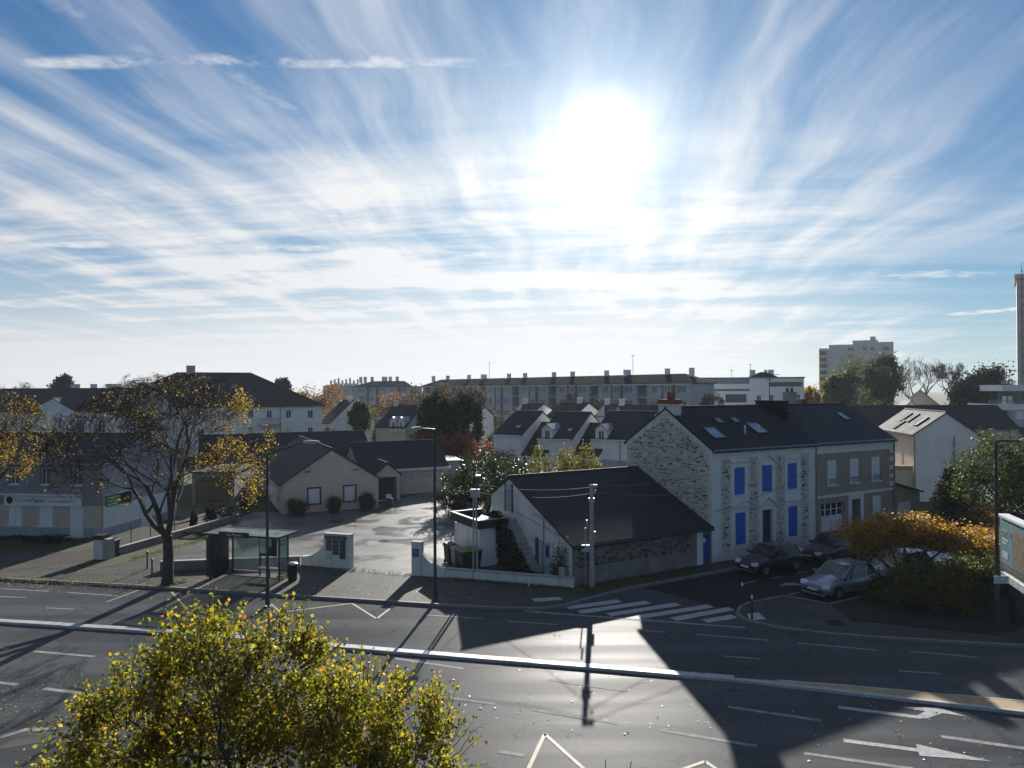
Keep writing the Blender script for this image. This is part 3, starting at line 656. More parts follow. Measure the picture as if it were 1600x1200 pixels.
class House:
    """walls with real openings, roof slabs, and the parts that go on them, in a frame with x along the front and y inwards"""
    def __init__(s, name, label, cat, O, rot, w_, d, ze, zr, ridge='x', rp=.5, wm='white', rm='slate', ops=None, ov=.22, zb=None, group=None, z0=-.06, mats=None, root=None, off=(0, 0), gov=None, rt=.12, hip=0, roof=True):
        s.root = root or thing(name, label, cat, O, rad(rot), group)
        s.w, s.d, s.ze, s.zr, s.ridge, s.rp, s.off = w_, d, ze, zr, ridge, rp, Vector((off[0], off[1], 0))
        s.zb = zb if zb is not None else ze; ops = ops or {}; mats = mats or {}
        fr = dict(front=((0, 0, 0), 0, w_), right=((w_, 0, 0), math.pi / 2, d), back=((w_, d, 0), math.pi, w_), left=((0, d, 0), -math.pi / 2, d))
        s.fr = {kk: (Vector(v[0]) + s.off, v[1], v[2]) for kk, v in fr.items()}
        for side, (o, a, L) in s.fr.items():
            mb = MB(); op = ops.get(side, [])
            top = ze if side == 'front' else (s.zb if side == 'back' else min(ze, s.zb))
            facade(mb, o, a, L, z0, top, op)
            U = Vector((math.cos(a), math.sin(a), 0))
            if not hip and ((ridge == 'x' and side in ('left', 'right')) or (ridge == 'y' and side in ('front', 'back'))):
                q = rp * L if side in ('right', 'front') else (1 - rp) * L
                e0, e1 = (ze, s.zb) if side == 'right' else ((s.zb, ze) if side == 'left' else (ze, ze))
                pl = [o + Vector((0, 0, top)), o + U * L + Vector((0, 0, top))]
                if e1 > top: pl.append(o + U * L + Vector((0, 0, e1)))
                pl.append(o + U * q + Vector((0, 0, zr)))
                if e0 > top: pl.append(o + Vector((0, 0, e0)))
                mb.poly(pl)
            mb.build('wall', mats.get(side, wm), s.root)
            for a_ in op: opening(s.root, o, a, *a_[:5], **(a_[5] if len(a_) > 5 else {}))
        if roof:
            gv = ov * .4 if gov is None else gov; t = rt; mb = MB(); X = s.off
            if hip:
                e = [(-ov, -ov), (w_ + ov, -ov), (w_ + ov, d + ov), (-ov, d + ov)]; r0, r1 = (hip, d / 2), (w_ - hip, d / 2)
                E = [Vector((x, y, ze)) + X for x, y in e]; R0, R1 = Vector((*r0, zr)) + X, Vector((*r1, zr)) + X; L = [q - Vector((0, 0, .16)) for q in E]
                mb.poly([E[0], E[1], R1, R0]).poly([E[1], E[2], R1]).poly([E[2], E[3], R0, R1]).poly([E[3], E[0], R0]).poly(L[::-1])
                for i in range(4): j = (i + 1) % 4; mb.poly([E[i], L[i], L[j], E[j]])
                s.slope = (Vector((0, 0, ze)) + X, Vector((0, d / 2, zr)) + X)
            else:
                if ridge == 'x':
                    yr = rp * d; s1 = (zr - ze) / yr; s2 = (zr - s.zb) / (d - yr)
                    A = [(-gv, -ov, ze - s1 * ov), (w_ + gv, -ov, ze - s1 * ov), (w_ + gv, yr, zr), (-gv, yr, zr)]
                    B = [(-gv, yr, zr), (w_ + gv, yr, zr), (w_ + gv, d + ov, s.zb - s2 * ov), (-gv, d + ov, s.zb - s2 * ov)]
                    s.slope = (Vector((0, 0, ze)) + X, Vector((0, yr, zr)) + X)
                else:
                    xr = rp * w_; s1 = (zr - ze) / xr; s2 = (zr - ze) / (w_ - xr)
                    A = [(-ov, -gv, ze - s1 * ov), (xr, -gv, zr), (xr, d + gv, zr), (-ov, d + gv, ze - s1 * ov)]
                    B = [(xr, -gv, zr), (w_ + ov, -gv, ze - s2 * ov), (w_ + ov, d + gv, ze - s2 * ov), (xr, d + gv, zr)]
                    s.slope = (Vector((0, 0, ze)) + X, Vector((xr, 0, zr)) + X)
                for q in (A, B): mb.slab([Vector(p) + X + Vector((0, 0, t)) for p in q], t, (0, 0, 1))
            s.roof = mb.build('roof', rm, s.root)
            if not hip:
                if ridge == 'x': rl = [Vector((-gv, rp * d, zr + t + .02)) + X, Vector((w_ + gv, rp * d, zr + t + .02)) + X]
                else: rl = [Vector((rp * w_, -gv, zr + t + .02)) + X, Vector((rp * w_, d + gv, zr + t + .02)) + X]
                MB().tube(rl, .075, 6).build('ridge_tiles', 'slate_old' if rm != 'roof_brown' else rm, s.roof)
    def gutter(s, x0=None, x1=None, m='zinc', y=-.3, dz=-.05):
        x0 = 0 if x0 is None else x0; x1 = s.w if x1 is None else x1
        MB().tube([Vector((x0, y, s.ze + dz)) + s.off, Vector((x1, y, s.ze + dz)) + s.off], .07, 6).build('gutter', m, s.root)
    def pipe(s, x, z0=0, y=-.07, m='zinc', z1=None): MB().tube([Vector((x, y, z0)) + s.off, Vector((x, y, (z1 or s.ze) - .1)) + s.off], .05, 6).build('downpipe', m, s.root)
    def sky(s, x, t0, w_, h_, m='roof_glass', fm='black_metal'):
        """rooflight on the front slope, t0 = share of the way up"""
        e, r = s.slope
        X = Vector((1, 0, 0)) if s.ridge == 'x' else Vector((0, 1, 0))
        S = (r - e); L = S.length; S /= L; Nn = X.cross(S).normalized(); Nn = Nn if Nn.z > 0 else -Nn
        c = e + X * x + S * (L * t0) + Nn * .16
        f = MB().obox(c + S * (h_ / 2), X * (w_ / 2), S * .04, Nn * .05).obox(c - S * (h_ / 2), X * (w_ / 2), S * .04, Nn * .05).obox(c + X * (w_ / 2), X * .04, S * (h_ / 2 + .04), Nn * .051).obox(c - X * (w_ / 2), X * .04, S * (h_ / 2 + .04), Nn * .051).build('rooflight', fm, s.roof)
        MB().obox(c + Nn * .005, X * (w_ / 2 - .04), S * (h_ / 2 - .04), Nn * .02).build('pane', m, s.roof)
    def chimney(s, x, y, z0, z1, sx, sy, m='brick_red', pots=2, cap='concrete'):
        b = s.off + Vector((x, y, 0)); mb = MB().box(b.x - sx / 2, b.x + sx / 2, b.y - sy / 2, b.y + sy / 2, z0, z1)
        mb.box(b.x - sx / 2 - .05, b.x + sx / 2 + .05, b.y - sy / 2 - .05, b.y + sy / 2 + .05, z1, z1 + .07)
        c = mb.build('chimney', m, s.roof)
        for i in range(pots):
            q = (i + .5) / pots - .5; bx, by = (b.x + q * sx, b.y) if sx > sy else (b.x, b.y + q * sy)
            MB().lathe([(.11, 0), (.13, .05), (.1, .1), (.09, .3), (.11, .32)], (bx, by, z1 + .07), 8).build('chimney_pot', 'brick_red', s.roof)
def rubble(root, o, ang, area, rects_out, rh=(.06, .135), rl=(.14, .5), m='stones', name='stonework', fill=.9, proud=.016):
    """rubble stones laid in rough courses on a wall plane; area(x, z) says where stones are"""
    U = Vector((math.cos(ang), math.sin(ang), 0)); N = Vector((-U.y, U.x, 0)); o = Vector(o); mb = MB()
    x_min, x_max, z_min, z_max = rects_out
    z = z_min
    while z < z_max:
        h_ = RN.uniform(*rh); x = x_min + RN.uniform(0, .3)
        while x < x_max:
            L = RN.uniform(*rl)
            if RN.random() < fill and area(x, z) and area(x + L, z + h_) and area(x + L, z) and area(x, z + h_):
                g = .014; j = lambda a: RN.uniform(-a, a)
                ring = [(x + g, z + g + h_ * .3 + j(.02)), (x + g + L * .15, z + g + j(.01)), (x + L * .8, z + g + j(.015)), (x + L - g, z + h_ * .4 + j(.03)), (x + L * .85, z + h_ - g + j(.012)), (x + L * .2, z + h_ - g + j(.012))]
                d = proud * RN.uniform(.2, 1.3); b = len(mb.v)
                mb.v += [tuple(o + U * a + Vector((0, 0, c)) - N * d) for a, c in ring] + [tuple(o + U * a + Vector((0, 0, c)) + N * .01) for a, c in ring]
                mb.f.append(tuple(range(b, b + 6)))
                for q in range(6): mb.f.append((b + q, b + 6 + q, b + 6 + (q + 1) % 6, b + (q + 1) % 6))
            x += L + .01
        z += h_ * RN.uniform(.85, 1.0)
    return mb.build(name, m, root, kind='stuff')

def colx(O, rot, u):
    """distance along a line from O at angle rot (degrees) where it crosses the photo column u"""
    D = Vector((math.cos(rad(rot)), math.sin(rad(rot)), 0)); q = Vector(O) - Vector((0, 0, H)); kk = (u - 800) / F
    return -(q.dot(c_r) - kk * q.dot(c_f)) / (D.dot(c_r) - kk * D.dot(c_f))
def fx(O, rot, u, v):
    """photo pixel -> (x along a wall from O at rot, z)"""
    x = colx(O, rot, u); q = Vector(O) + Vector((math.cos(rad(rot)), math.sin(rad(rot)), 0)) * x
    return x, at(u, v, q.y).z
def pxops(O, rot, lst, style, **kw):
    out = []
    for u0, v0, u1, v1 in lst:
        x0, zt = fx(O, rot, u0, v0); x1, zb = fx(O, rot, u1, v1); out.append((round(x0, 2), round(zb, 2), round(x1 - x0, 2), round(zt - zb, 2), style, kw))
    return out

# ------------------------------------------------------------------ stone house with blue shutters
UPW = [(1.82, 3.8, .86, 1.58), (4.11, 3.8, .88, 1.58), (6.35, 3.8, .86, 1.58)]
LOW = [(1.87, .88, .86, 1.86), (6.40, .88, .84, 1.86)]
DOOR = (4.14, .12, .86, 2.6)
hs = House('stone_house', 'pale rubble stone house with bright blue closed shutters and slate roof', 'house', tuple(HA), 29.3, 8.95, 7.61, 6.5, 8.72,
           wm='mortar', rm='slate', ops=dict(front=[q + ('shut', dict(sm='blue_shutter')) for q in UPW + LOW] + [DOOR + ('door', dict(dm='door_dark'))]), ov=.3, gov=.02)
r = hs.root
mb = MB().box(.0, .72, -.035, 0, 0, 5.95).box(8.32, 8.945, -.035, 0, 0, 5.95).box(0, 8.945, -.06, 0, 5.95, 6.42).box(-.02, 8.945, -.12, 0, 6.28, 6.44)
mb.build('cornice', 'trim', r)
mb = MB()
for x, b, t_ in ((1.55, .62, 5.95), (6.1, .62, 5.95), (3.85, .1, 5.95)):
    x1 = x + 1.4
    sp = [q for q in UPW + LOW + [DOOR] if x < q[0] < x1]
    zs = [b] + sorted(sum(([q[1], q[1] + q[3]] for q in sp), [])) + [t_]
    for q in sp: mb.box(x, q[0] - .004, -.03, 0, q[1], q[1] + q[3]).box(q[0] + q[2] + .004, x1, -.03, 0, q[1], q[1] + q[3])
    cuts = [(zs[i], zs[i + 1]) for i in range(0, len(zs) - 1, 2)]
    for a, c in cuts:
        if c - a > .02: mb.box(x, x1, -.03, 0, a + .002, c - .002)
mb.build('window_surround', 'trim', r)
for x, z in ((1.5, 5.72), (6.05, 5.72), (1.5, 3.08), (6.05, 3.08)): MB().box(x, x + 1.5, -.14, -.031, z, z + .09).build('hood_moulding', 'trim', r)
for z in (5.6, 3.05): MB().slab([(3.8, -.15, z + .04), (4.55, -.15, z + .52), (4.55, -.031, z + .52), (3.8, -.031, z + .04)], .09, (0, 0, 1)).slab([(4.55, -.15, z + .52), (5.3, -.15, z + .04), (5.3, -.031, z + .04), (4.55, -.031, z + .52)], .09, (0, 0, 1)).build('pediment', 'trim', r)
MB().box(4.05, 5.1, -.35, 0, 0, .11).build('doorstep', 'concrete', r)
MB().box(.0, 8.945, -.045, 0, -.05, .5).build('plinth', 'pale_render', r)
def stone_front(x, z):
    if not (.74 < x < 8.3 and .5 < z < 5.93): return False
    return not any(a - .01 < x < a + 1.41 and z > lo for a, lo in ((1.55, .6), (6.1, .6), (3.85, .0)))
rubble(r, (0, 0, 0), 0, stone_front, (.74, 8.3, .5, 5.93), rl=(.13, .42))
def stone_gable(x, z): return .05 < x < 7.45 and z < 6.5 + (1 - abs(x - 3.8) / 3.8) * 2.2 - .22 and z > max(1.6, 3.4 - max(0, x - 1.2) * .32)
rubble(r, (0, 7.61, 0), -math.pi / 2, stone_gable, (.05, 7.5, 1.6, 8.7))
hs.gutter(); hs.pipe(8.93, 0, -.1)
hs.chimney(.3, 3.75, 7.9, 8.98, .55, 1.45, 'pale_render', 0)
MB().box(.0, .6, 3.0, 4.5, 9.06, 9.34).build('chimney', 'brick_red', hs.roof)
for y in (3.45, 3.8): MB().lathe([(.13, 0), (.15, .06), (.12, .12), (.1, .42), (.12, .45)], (.3, y, 9.34), 8).build('chimney_pot', 'brick_red', hs.roof)
hs.chimney(8.85, 3.3, 7.6, 9.12, .5, 2.3, 'roof_brown', 0)
hs.sky(1.45, .33, .95, 1.15); hs.sky(2.95, .62, .45, .55); hs.sky(4.35, .62, .45, .55); hs.sky(5.35, .40, .95, 1.15)
for x, t_ in ((3.9, .28), (5.1, .28)): MB().tube([(x, t_ * 3.8, 7.1), (x, t_ * 3.8, 7.75)], .06, 6).build('vent_pipe', 'pale_render', hs.roof)

# ------------------------------------------------------------------ taupe house next door
G0 = 8.97
gops = [(a - G0, 3.77, .9, 1.6, 'shut', dict(sm='white_pvc')) for a in (10.11, 12.36, 14.63)] + [(14.7 - G0, .95, .9, 1.8, 'shut', dict(sm='white_pvc'))]
hg = House('taupe_house', 'taupe rendered house with white shutters and white garage door', 'house', tuple(hl(G0, 0)), 29.3, 8.05, 7.61, 6.52, 8.72, wm='taupe', rm='slate_old',
           ops=dict(front=gops + [(.5, .05, 2.3, 2.6, 'garage'), (3.52, .2, .9, 2.5, 'void')]), ov=.3, gov=.05)
r = hg.root
MB().box(0, 8.05, -.04, 0, 5.82, 6.44).box(0, 8.05, -.1, 0, 6.3, 6.46).build('cornice', 'trim', r)
MB().box(0, 8.05, -.05, 0, 3.0, 3.16).build('string_course', 'trim', r)
mb = MB()
for z in np.arange(3.3, 5.6, .56): mb.box(7.62, 8.05, -.03, 0, z, z + .3)
mb.build('quoin', 'trim', r)
MB().box(3.2, 3.515, -.04, 0, 0, 3.0).box(4.425, 4.75, -.04, 0, 0, 3.0).box(3.515, 4.425, -.04, 0, 2.702, 3.0).build('door_surround', 'trim', r)
for a in (10.11, 12.36, 14.63):
    x = a - G0; mb = MB()
    for i in range(9): mb.tube([(x + .1 * i + .05, -.1, 3.84), (x + .1 * i + .05, -.1, 4.15)], .01, 4)
    mb.tube([(x - .02, -.1, 4.16), (x + .92, -.1, 4.16)], .015, 4).build('window_rail', 'black_metal', r)
hg.gutter(); hg.pipe(8.0, 0, -.1)
hg.chimney(3.0, 4.4, 7.8, 9.65, .5, .75, 'concrete', 2); hg.chimney(4.4, 4.9, 7.8, 9.15, .5, 1.2, 'brick_red', 0)
MB().tube([(.5, 4.0, 8.5), (.5, 4.0, 11.0)], .025, 5).tube([(.0, 4.0, 10.9), (1.5, 4.0, 10.95)], .02, 4).tube([(.5, 3.7, 10.6), (.5, 4.3, 10.6)], .015, 4).tube([(.3, 3.75, 10.9), (.3, 4.25, 10.9)], .012, 4).tube([(.8, 3.75, 10.92), (.8, 4.25, 10.92)], .012, 4).tube([(1.2, 3.8, 10.94), (1.2, 4.2, 10.94)], .012, 4).build('aerial', 'black_metal', hg.roof)
hg.sky(5.9, .62, .6, .95); hg.sky(.95, .68, .7, 1.0, 'slate')
hx = House('lean_to_annex', 'small taupe lean-to with slate roof against the taupe house', 'shed', tuple(hl(17.04, 0)), 29.3, 3.0, 5.0, 2.6, 2.6, ridge='none', wm='taupe', roof=False,
           ops=dict(front=[(.5, .1, 1.5, 2.0, 'panel', dict(vm='white_pvc'))]))
MB().slab([(-.0, -.2, 3.5), (3.2, -.2, 2.7), (3.2, 5.2, 2.7), (0, 5.2, 3.5)], .1, (0, 0, 1)).build('roof', 'slate_old', hx.root)
MB().poly([(0, 0, 2.6), (3, 0, 2.6), (0, 0, 3.4)]).build('wall', 'taupe', hx.root); MB().poly([(0, 5, 2.6), (3, 5, 2.6), (0, 5, 3.4)]).build('wall', 'taupe', hx.root)

# ------------------------------------------------------------------ barn with the long slate roof
BO = hl(-9.55, 0); LB = 29.3 + 90
def bt(u): return 8.73 - colx(BO, LB, u)
def barn_op(u0, v0, u1, v1, style, **kw):          # left gable wall, x runs from the back to the street
    x0, x1 = bt(u0), bt(u1); q = Vector(BO) + HY * (8.73 - (x0 + x1) / 2)
    zt, zb = at((u0 + u1) / 2, v0, q.y).z, at((u0 + u1) / 2, v1, q.y).z
    return (round(x0, 2), round(zb, 2), round(x1 - x0, 2), round(zt - zb, 2), style, kw)
mat('door_pale', (.42, .5, .62), .5, .1, 3, .08, 30)
hb = House('barn', 'low slate-roofed barn with pale rendered gable and rubble street wall', 'barn', tuple(BO), 29.3, 9.53, 8.73, 2.1, 4.82, rp=.734, zb=3.55, wm='barn_wall', rm='slate', mats=dict(left='pale_render'),
           ops=dict(left=[barn_op(842, 846, 860, 897, 'door', dm='door_pale')], front=[(8.86, .06, .6, 1.72, 'door', dict(dm='blue_gate'))]), ov=.18, gov=.08)
r = hb.root
rubble(r, (0, 0, 0), 0, lambda x, z: .1 < x < 8.3 and .9 < z < 2.0, (.1, 8.3, .9, 2.02), m='stones_dark', rl=(.16, .42), proud=.03)
MB().box(.02, 8.4, -.03, 0, -.05, .78).build('plinth', 'barn_wall', r)
MB().box(8.42, 8.852, -.05, 0, -.05, 1.95).build('gate_pillar', 'trim', r)
MB().box(9.06, 9.3, .195, .204, 1.25, 1.5).build('notice', 'ink_white', r)
MB().box(-.045, -.002, 6.12, 6.84, 2.95, 4.5).build('loft_door', 'door_grey', r); MB().box(-.06, -.001, 6.85, 6.95, 2.9, 4.55).box(-.06, -.001, 6.01, 6.11, 2.9, 4.55).build('loft_door_frame', 'door_dark', r)
MB().box(.185, .2, 2.45, 2.8, 1.0, 1.6).build('pane', 'glass', r)
MB().box(-.1, -.001, 3.2, 3.42, .05, 1.95).build('door_post', 'door_dark', r)
hb.gutter(0, 9.5, 'black_metal', -.24, -.06)
MB().tube([(-.06, 2.6, .1), (-.06, 2.6, 3.1), (-.06, 3.6, 3.2)], .025, 5).build('downpipe', 'grey_metal', r)
MB().tube([(-.05, .5, 2.4), (-.05, 5.6, 3.0)], .012, 4).build('wall_cable', 'black_metal', r)

# ------------------------------------------------------------------ flat-roofed outhouse
OO = gp(749, 886, PV); ow = colx(OO, 29.3, 789); od = colx(OO, LB, 714)
ho = House('outhouse', 'small white outhouse with a black flat roof edge beside the barn', 'shed', tuple(OO), 29.3, ow, od, 2.15, 2.15, ridge='none', wm='white', roof=False,
           ops=dict(left=[(od - 1.5, .75, .7, 1.2, 'panel', dict(vm='white_pvc')), (od - 3.3, .05, .8, 1.95, 'panel', dict(vm='white_pvc'))], front=[(ow - .3, 1.0, .2, .7, 'win0', dict(bars=(0, 0)))]))
r = ho.root; e = .28
MB().prism([(-e, -e), (ow + .1, -e), (ow + .1, od + e), (-e, od + e)], 2.16, 2.3).build('roof', 'black_plastic', r)
mb = MB()
for a in ((-e, ow + .1, -e, -e + .14), (-e, ow + .1, od + e - .14, od + e), (-e, -e + .14, -e + .14, od + e - .14)): mb.box(*a, 2.301, 2.62)
mb.build('parapet', 'black_plastic', r)
mb = MB()
for a in ((-e - .02, ow + .1, -e - .02, -e + .16), (-e - .02, ow + .1, od + e - .16, od + e + .02), (-e - .02, -e + .16, -e + .161, od + e - .161)): mb.box(*a, 2.621, 2.66)
mb.build('coping', 'aluminium', r)
# outside stair to the loft door, grown over with ivy
st = thing('outdoor_stair', 'ivy-grown masonry stair climbing the barn gable to its loft door', 'stair', tuple(BO), FA)
y_top = 8.73 - bt(797); z_top = 2.6; n = 12; y_bot = y_top - 3.7
for i in range(n):
    y0 = y_bot + (y_top - .5 - y_bot) * i / n; y1 = y_bot + (y_top - .5 - y_bot) * (i + 1) / n
    MB().box(-1.0, -.01, y0, y1, PV, PV + (z_top - PV) * (i + 1) / n).build('step', 'concrete', st)
MB().box(-1.0, -.01, y_top - .499, y_top + .7, PV, z_top + .002).build('landing', 'concrete', st)
pts = []
for i in range(11000):
    y = RN.uniform(y_bot - 1.1, y_top + .1); q = (y - y_bot) / (y_top - .5 - y_bot); hz = max(.12, min(1, q) * z_top + RN.gauss(.22, .06)); z = hz * RN.random() ** .7
    if q < 0: z = RN.uniform(0, .3)
    pts.append((-1.08 - abs(RN.gauss(0, .09)) if RN.random() < .75 else RN.uniform(-1.1, -.75), y, PV + z if RN.random() < .88 else PV + hz + RN.uniform(0, .05)))
iv = thing('ivy', 'dark ivy hanging over the outdoor stair on the barn gable', 'plant', tuple(BO), FA)
leafmesh('foliage', pts, np.full(len(pts), .14), 'leaf_ivy', iv)
MB().tube([(-1.06, y_bot, PV), (-1.07, y_bot + 1.2, 1.0), (-1.06, y_top - .6, 2.2)], .02, 5).build('stem', 'bark', iv)
cr = thing('climbing_plant', 'withered brown climber on the barn gable beside its door', 'plant', tuple(BO + HY * 1.0), FA)
pts = [(-.03 - abs(RN.gauss(0, .06)), RN.gauss(.1, .42), PV + abs(RN.gauss(0, .8))) for _ in range(1400)]
leafmesh('foliage', pts, np.full(len(pts), .09), 'leaf_brown', cr)
mb = MB()
for i in range(8): y = RN.uniform(-.7, .8); mb.tube([(-.05, y * .5, PV), (-.05, y, 1.0), (-.04, y + RN.uniform(-.2, .2), 1.9)], .012, 4)
mb.build('stem', 'bark_pale', cr)

# ------------------------------------------------------------------ shop house at the left
SO = gp(160, 843); SX = Vector((math.cos(rad(-8)), math.sin(rad(-8)), 0)); SL = SO - SX * 14
wsh = dict(sm='white_pvc')
hsp = House('shop_house', 'two-storey grey and cream house with a beauty shop sign', 'shop', tuple(SL), -8, 14, 8.3, 2.24, 2.24, ridge='none', wm='cream', roof=False, mats=dict(right='white'),
            ops=dict(front=[(6.88, .82, 1.03, 1.36, 'shut', wsh), (9.23, .82, 1.03, 1.36, 'shut', wsh), (11.56, .16, 1.0, 2.02, 'shut', wsh)], right=[(4.0, .3, .95, 1.75, 'panel', dict(vm='white_pvc'))]))
hs2 = House(None, None, None, None, 0, 14, 8.3, 5.12, 6.75, z0=2.242, wm='render_grey', rm='slate_old', root=hsp.root, ov=.25, gov=.12, mats=dict(right='plinth'),
            ops=dict(front=[(11.72, 3.64, .76, 1.15, 'win'), (9.36, 3.64, .7, 1.15, 'win'), (7.0, 3.64, .7, 1.15, 'win'), (4.6, 3.64, .7, 1.15, 'win')]))
r = hsp.root
for x in (11.35, 9.0, 6.66): MB().box(x, x + .34, -.06, -.01, 3.66, 4.78).build('shutter', 'render_grey', r)
MB().box(0, 6.8, -.03, 0, -.05, .74).box(7.98, 9.1, -.03, 0, -.05, .74).box(10.35, 11.5, -.03, 0, -.05, .74).box(12.62, 14.0, -.03, 0, -.05, .74).box(6.8, 7.98, -.03, 0, -.05, .735).box(9.1, 10.35, -.03, 0, -.05, .735).box(11.4, 12.7, -.03, 0, -.05, .1).build('plinth', 'plinth', r)
MB().box(14.0, 14.03, 0, 3.98, -.05, .7).build('plinth', 'plinth', r); MB().box(14.0, 14.03, 4.97, 8.3, -.05, .7).build('plinth', 'plinth', r)
hs2.gutter(); MB().tube([(14.05, -.06, 5.0), (14.05, -.06, 0)], .05, 6).build('downpipe', 'zinc', r)
MB().box(11.5, 12.6, -.5, 0, -.05, .15).build('doorstep', 'concrete', r)
sg = MB().box(6.68, 12.52, -.14, -.004, 2.2, 2.9).build('sign_board', 'white_pvc', r)
MB().box(6.4, 12.5, -.42, -.002, 2.95, 3.02).build('sign_canopy', 'white_pvc', r)
MB().lathe([(.25, 0), (.25, .012), (.17, .012), (.17, 0)], (0, 0, 0), 20).build('emblem_ring', 'ink', sg, loc=(7.1, -.142, 2.56)).rotation_euler = (math.pi / 2, 0, 0)
MB().tube([(6.98, -.16, 2.45), (7.02, -.16, 2.58), (7.14, -.16, 2.62), (7.24, -.16, 2.54), (7.2, -.16, 2.42)], .016, 5).build('emblem_leaf', 'ink', sg)
text('À CORPS', .28, 'ink', sg, (7.5, -.146, 2.45), UP, wide=1.25)
text('Nature', .42, 'ink_green', sg, (8.72, -.15, 2.43), UP, shear=.35, wide=.85)
text('La beauté naturellement', .17, 'ink', sg, (10.05, -.146, 2.48), UP)
MB().box(14.005, 14.05, .3, 1.75, 2.12, 2.9).build('banner', 'banner_green', r); MB().box(14.005, 14.05, 1.752, 2.85, 2.12, 2.9).build('banner', 'banner_dark', r)
MB().box(14.002, 14.2, .25, 2.9, 2.92, 2.98).build('sign_canopy', 'white_pvc', r)
for i, z in enumerate((2.68, 2.45, 2.22)): MB().box(14.051, 14.056, .42, 1.6 - .12 * i, z, z + .07).build('lettering', 'ink_white', r)

# ------------------------------------------------------------------ bungalow across the parking lot
CO = gp(441, 804, PV)
bops = pxops(CO, 25, [(482, 766, 500, 788), (538, 762, 555, 784)], 'blind')
hbu = House('bungalow', 'cream bungalow with wide front gable and two white roller blinds', 'bungalow', tuple(CO), 25, 7.8, 17.2, 2.45, 5.0, ridge='y', wm='beige', rm='slate', ov=.3, gov=.15, ops=dict(front=bops, left=[(11, .5, .5, 1.5, 'win'), (13.5, .9, .8, .8, 'win')]))
r = hbu.root
for u, v in ((480.5, 739), (556.5, 735.5)):
    x, z = fx(CO, 25, u, v); MB().box(x - .22, x + .22, -.1, 0, z - .1, z + .1).build('vent', 'grey_metal', r)
x, z = fx(CO, 25, 519.5, 711); MB().lathe([(.16, 0), (.16, .03)], (0, 0, 0), 12).build('vent', 'pale_render', r, loc=(x, -.002, z)).rotation_euler = (math.pi / 2, 0, 0)
WO = CO + Vector((math.cos(rad(25)), math.sin(rad(25)), 0)) * 7.8 + Vector((-math.sin(rad(25)), math.cos(rad(25)), 0)) * 6.6
wops = [(q[0], q[1], q[2], q[3], 'win', dict(bars=(1, 1))) for q in pxops(WO, 25, [(641, 744, 646, 752), (669, 742, 674, 750)], 'win')] + [(q[0], .08, q[2], q[3] + q[1] - .08, 'door', dict(dm='door_dark')) for q in pxops(WO, 25, [(619, 741, 626, 770)], 'door')]
hw = House(None, None, None, None, 0, 8.6, 8.0, 2.4, 4.6, wm='beige', rm='slate', root=r, off=(7.8, 6.6), ov=.3, ops=dict(front=wops))
MB().box(7.85, 16.6, 6.25, 6.37, 2.2, 2.42).build('fascia', 'white_pvc', r)
h3 = House(None, None, None, None, 0, 17, 8.5, 2.6, 5.15, wm='beige', rm='slate', root=r, off=(-5.5, 17.2), ov=.3)
hp = House(None, None, None, None, 0, 2.3, 3.4, 2.3, 3.25, ridge='y', wm='beige', rm='slate', root=r, off=(8.3, 3.2), ov=.15, ops=dict(front=[(.3, .0, 1.7, 2.1, 'void')]))
for i, x in enumerate((-.35, -.9)): MB().box(-.55, -.02, 2.0 + i * 1.6, 2.9 + i * 1.6, 1.2, 1.85).build('air_unit', 'white_pvc', r)

# ------------------------------------------------------------------ houses in the middle distance
def mid(name, label, u0, v0, Y, u1, rot, zr, d, rp=.5, rm='slate', wm='white', ops=None, **kw):
    p = at(u0, v0, Y); ze = p.z; O = Vector((p.x, p.y, 0)); w_ = colx(O, rot, u1)
    return House(name, label, 'house', tuple(O), rot, w_, d, ze, zr, rp=rp, rm=rm, wm=wm, ops=ops, ov=.2, **kw)
def dormer(h, x, w_=1.25, hgt=1.6, z=None, rm='slate'):
    """wall dormer standing on the eaves"""
    z = h.ze - .55 if z is None else z
    o = Vector((x, -.06, z)); mb = MB(); facade(mb, o, 0, w_, 0, hgt, [(.3, .2, w_ - .6, hgt - .35, 'win')], .2)
    mb.poly([o + Vector((0, 0, hgt)), o + Vector((w_, 0, hgt)), o + Vector((w_ / 2, 0, hgt + .5))])
    for s_ in (0, w_): mb.poly([o + Vector((s_, 0, 0)), o + Vector((s_, 3, 0)), o + Vector((s_, 3, hgt)), o + Vector((s_, 0, hgt))])
    mb.build('dormer', 'white', h.root)
    opening(h.root, o, 0, .3, .2, w_ - .6, hgt - .35, 'win')
    MB().slab([o + Vector((-.12, -.15, hgt - .03)), o + Vector((w_ / 2, -.15, hgt + .58)), o + Vector((w_ / 2, 3, hgt + .58)), o + Vector((-.12, 3, hgt - .03))], .08, (0, 0, 1)).slab([o + Vector((w_ / 2, -.15, hgt + .58)), o + Vector((w_ + .12, -.15, hgt - .03)), o + Vector((w_ + .12, 3, hgt - .03)), o + Vector((w_ / 2, 3, hgt + .58))], .08, (0, 0, 1)).build('dormer_roof', 'zinc', h.root)
m1 = mid('terrace_house', 'white slate-roofed house nearest the round evergreen trees, without dormer', 771, 679, 79, 815, -30, 7.35, 10)
m1.sky(2.4, .3, .5, .6); m1.gutter(m='white_pvc', y=-.2)
m2 = mid('terrace_house', 'middle white terrace house with one small dormer over its eaves', 840, 685, 77, 894, -30, 7.3, 10)
dormer(m2, .55); m2.gutter(m='white_pvc', y=-.2); m2.sky(3.2, .3, .5, .6)
m3 = mid('terrace_house', 'white dormered terrace house half hidden behind the rubble gable', 924, 686, 75, 1000, -30, 7.4, 10)
dormer(m3, .5); m3.gutter(m='white_pvc', y=-.2); m3.pipe(3.2)
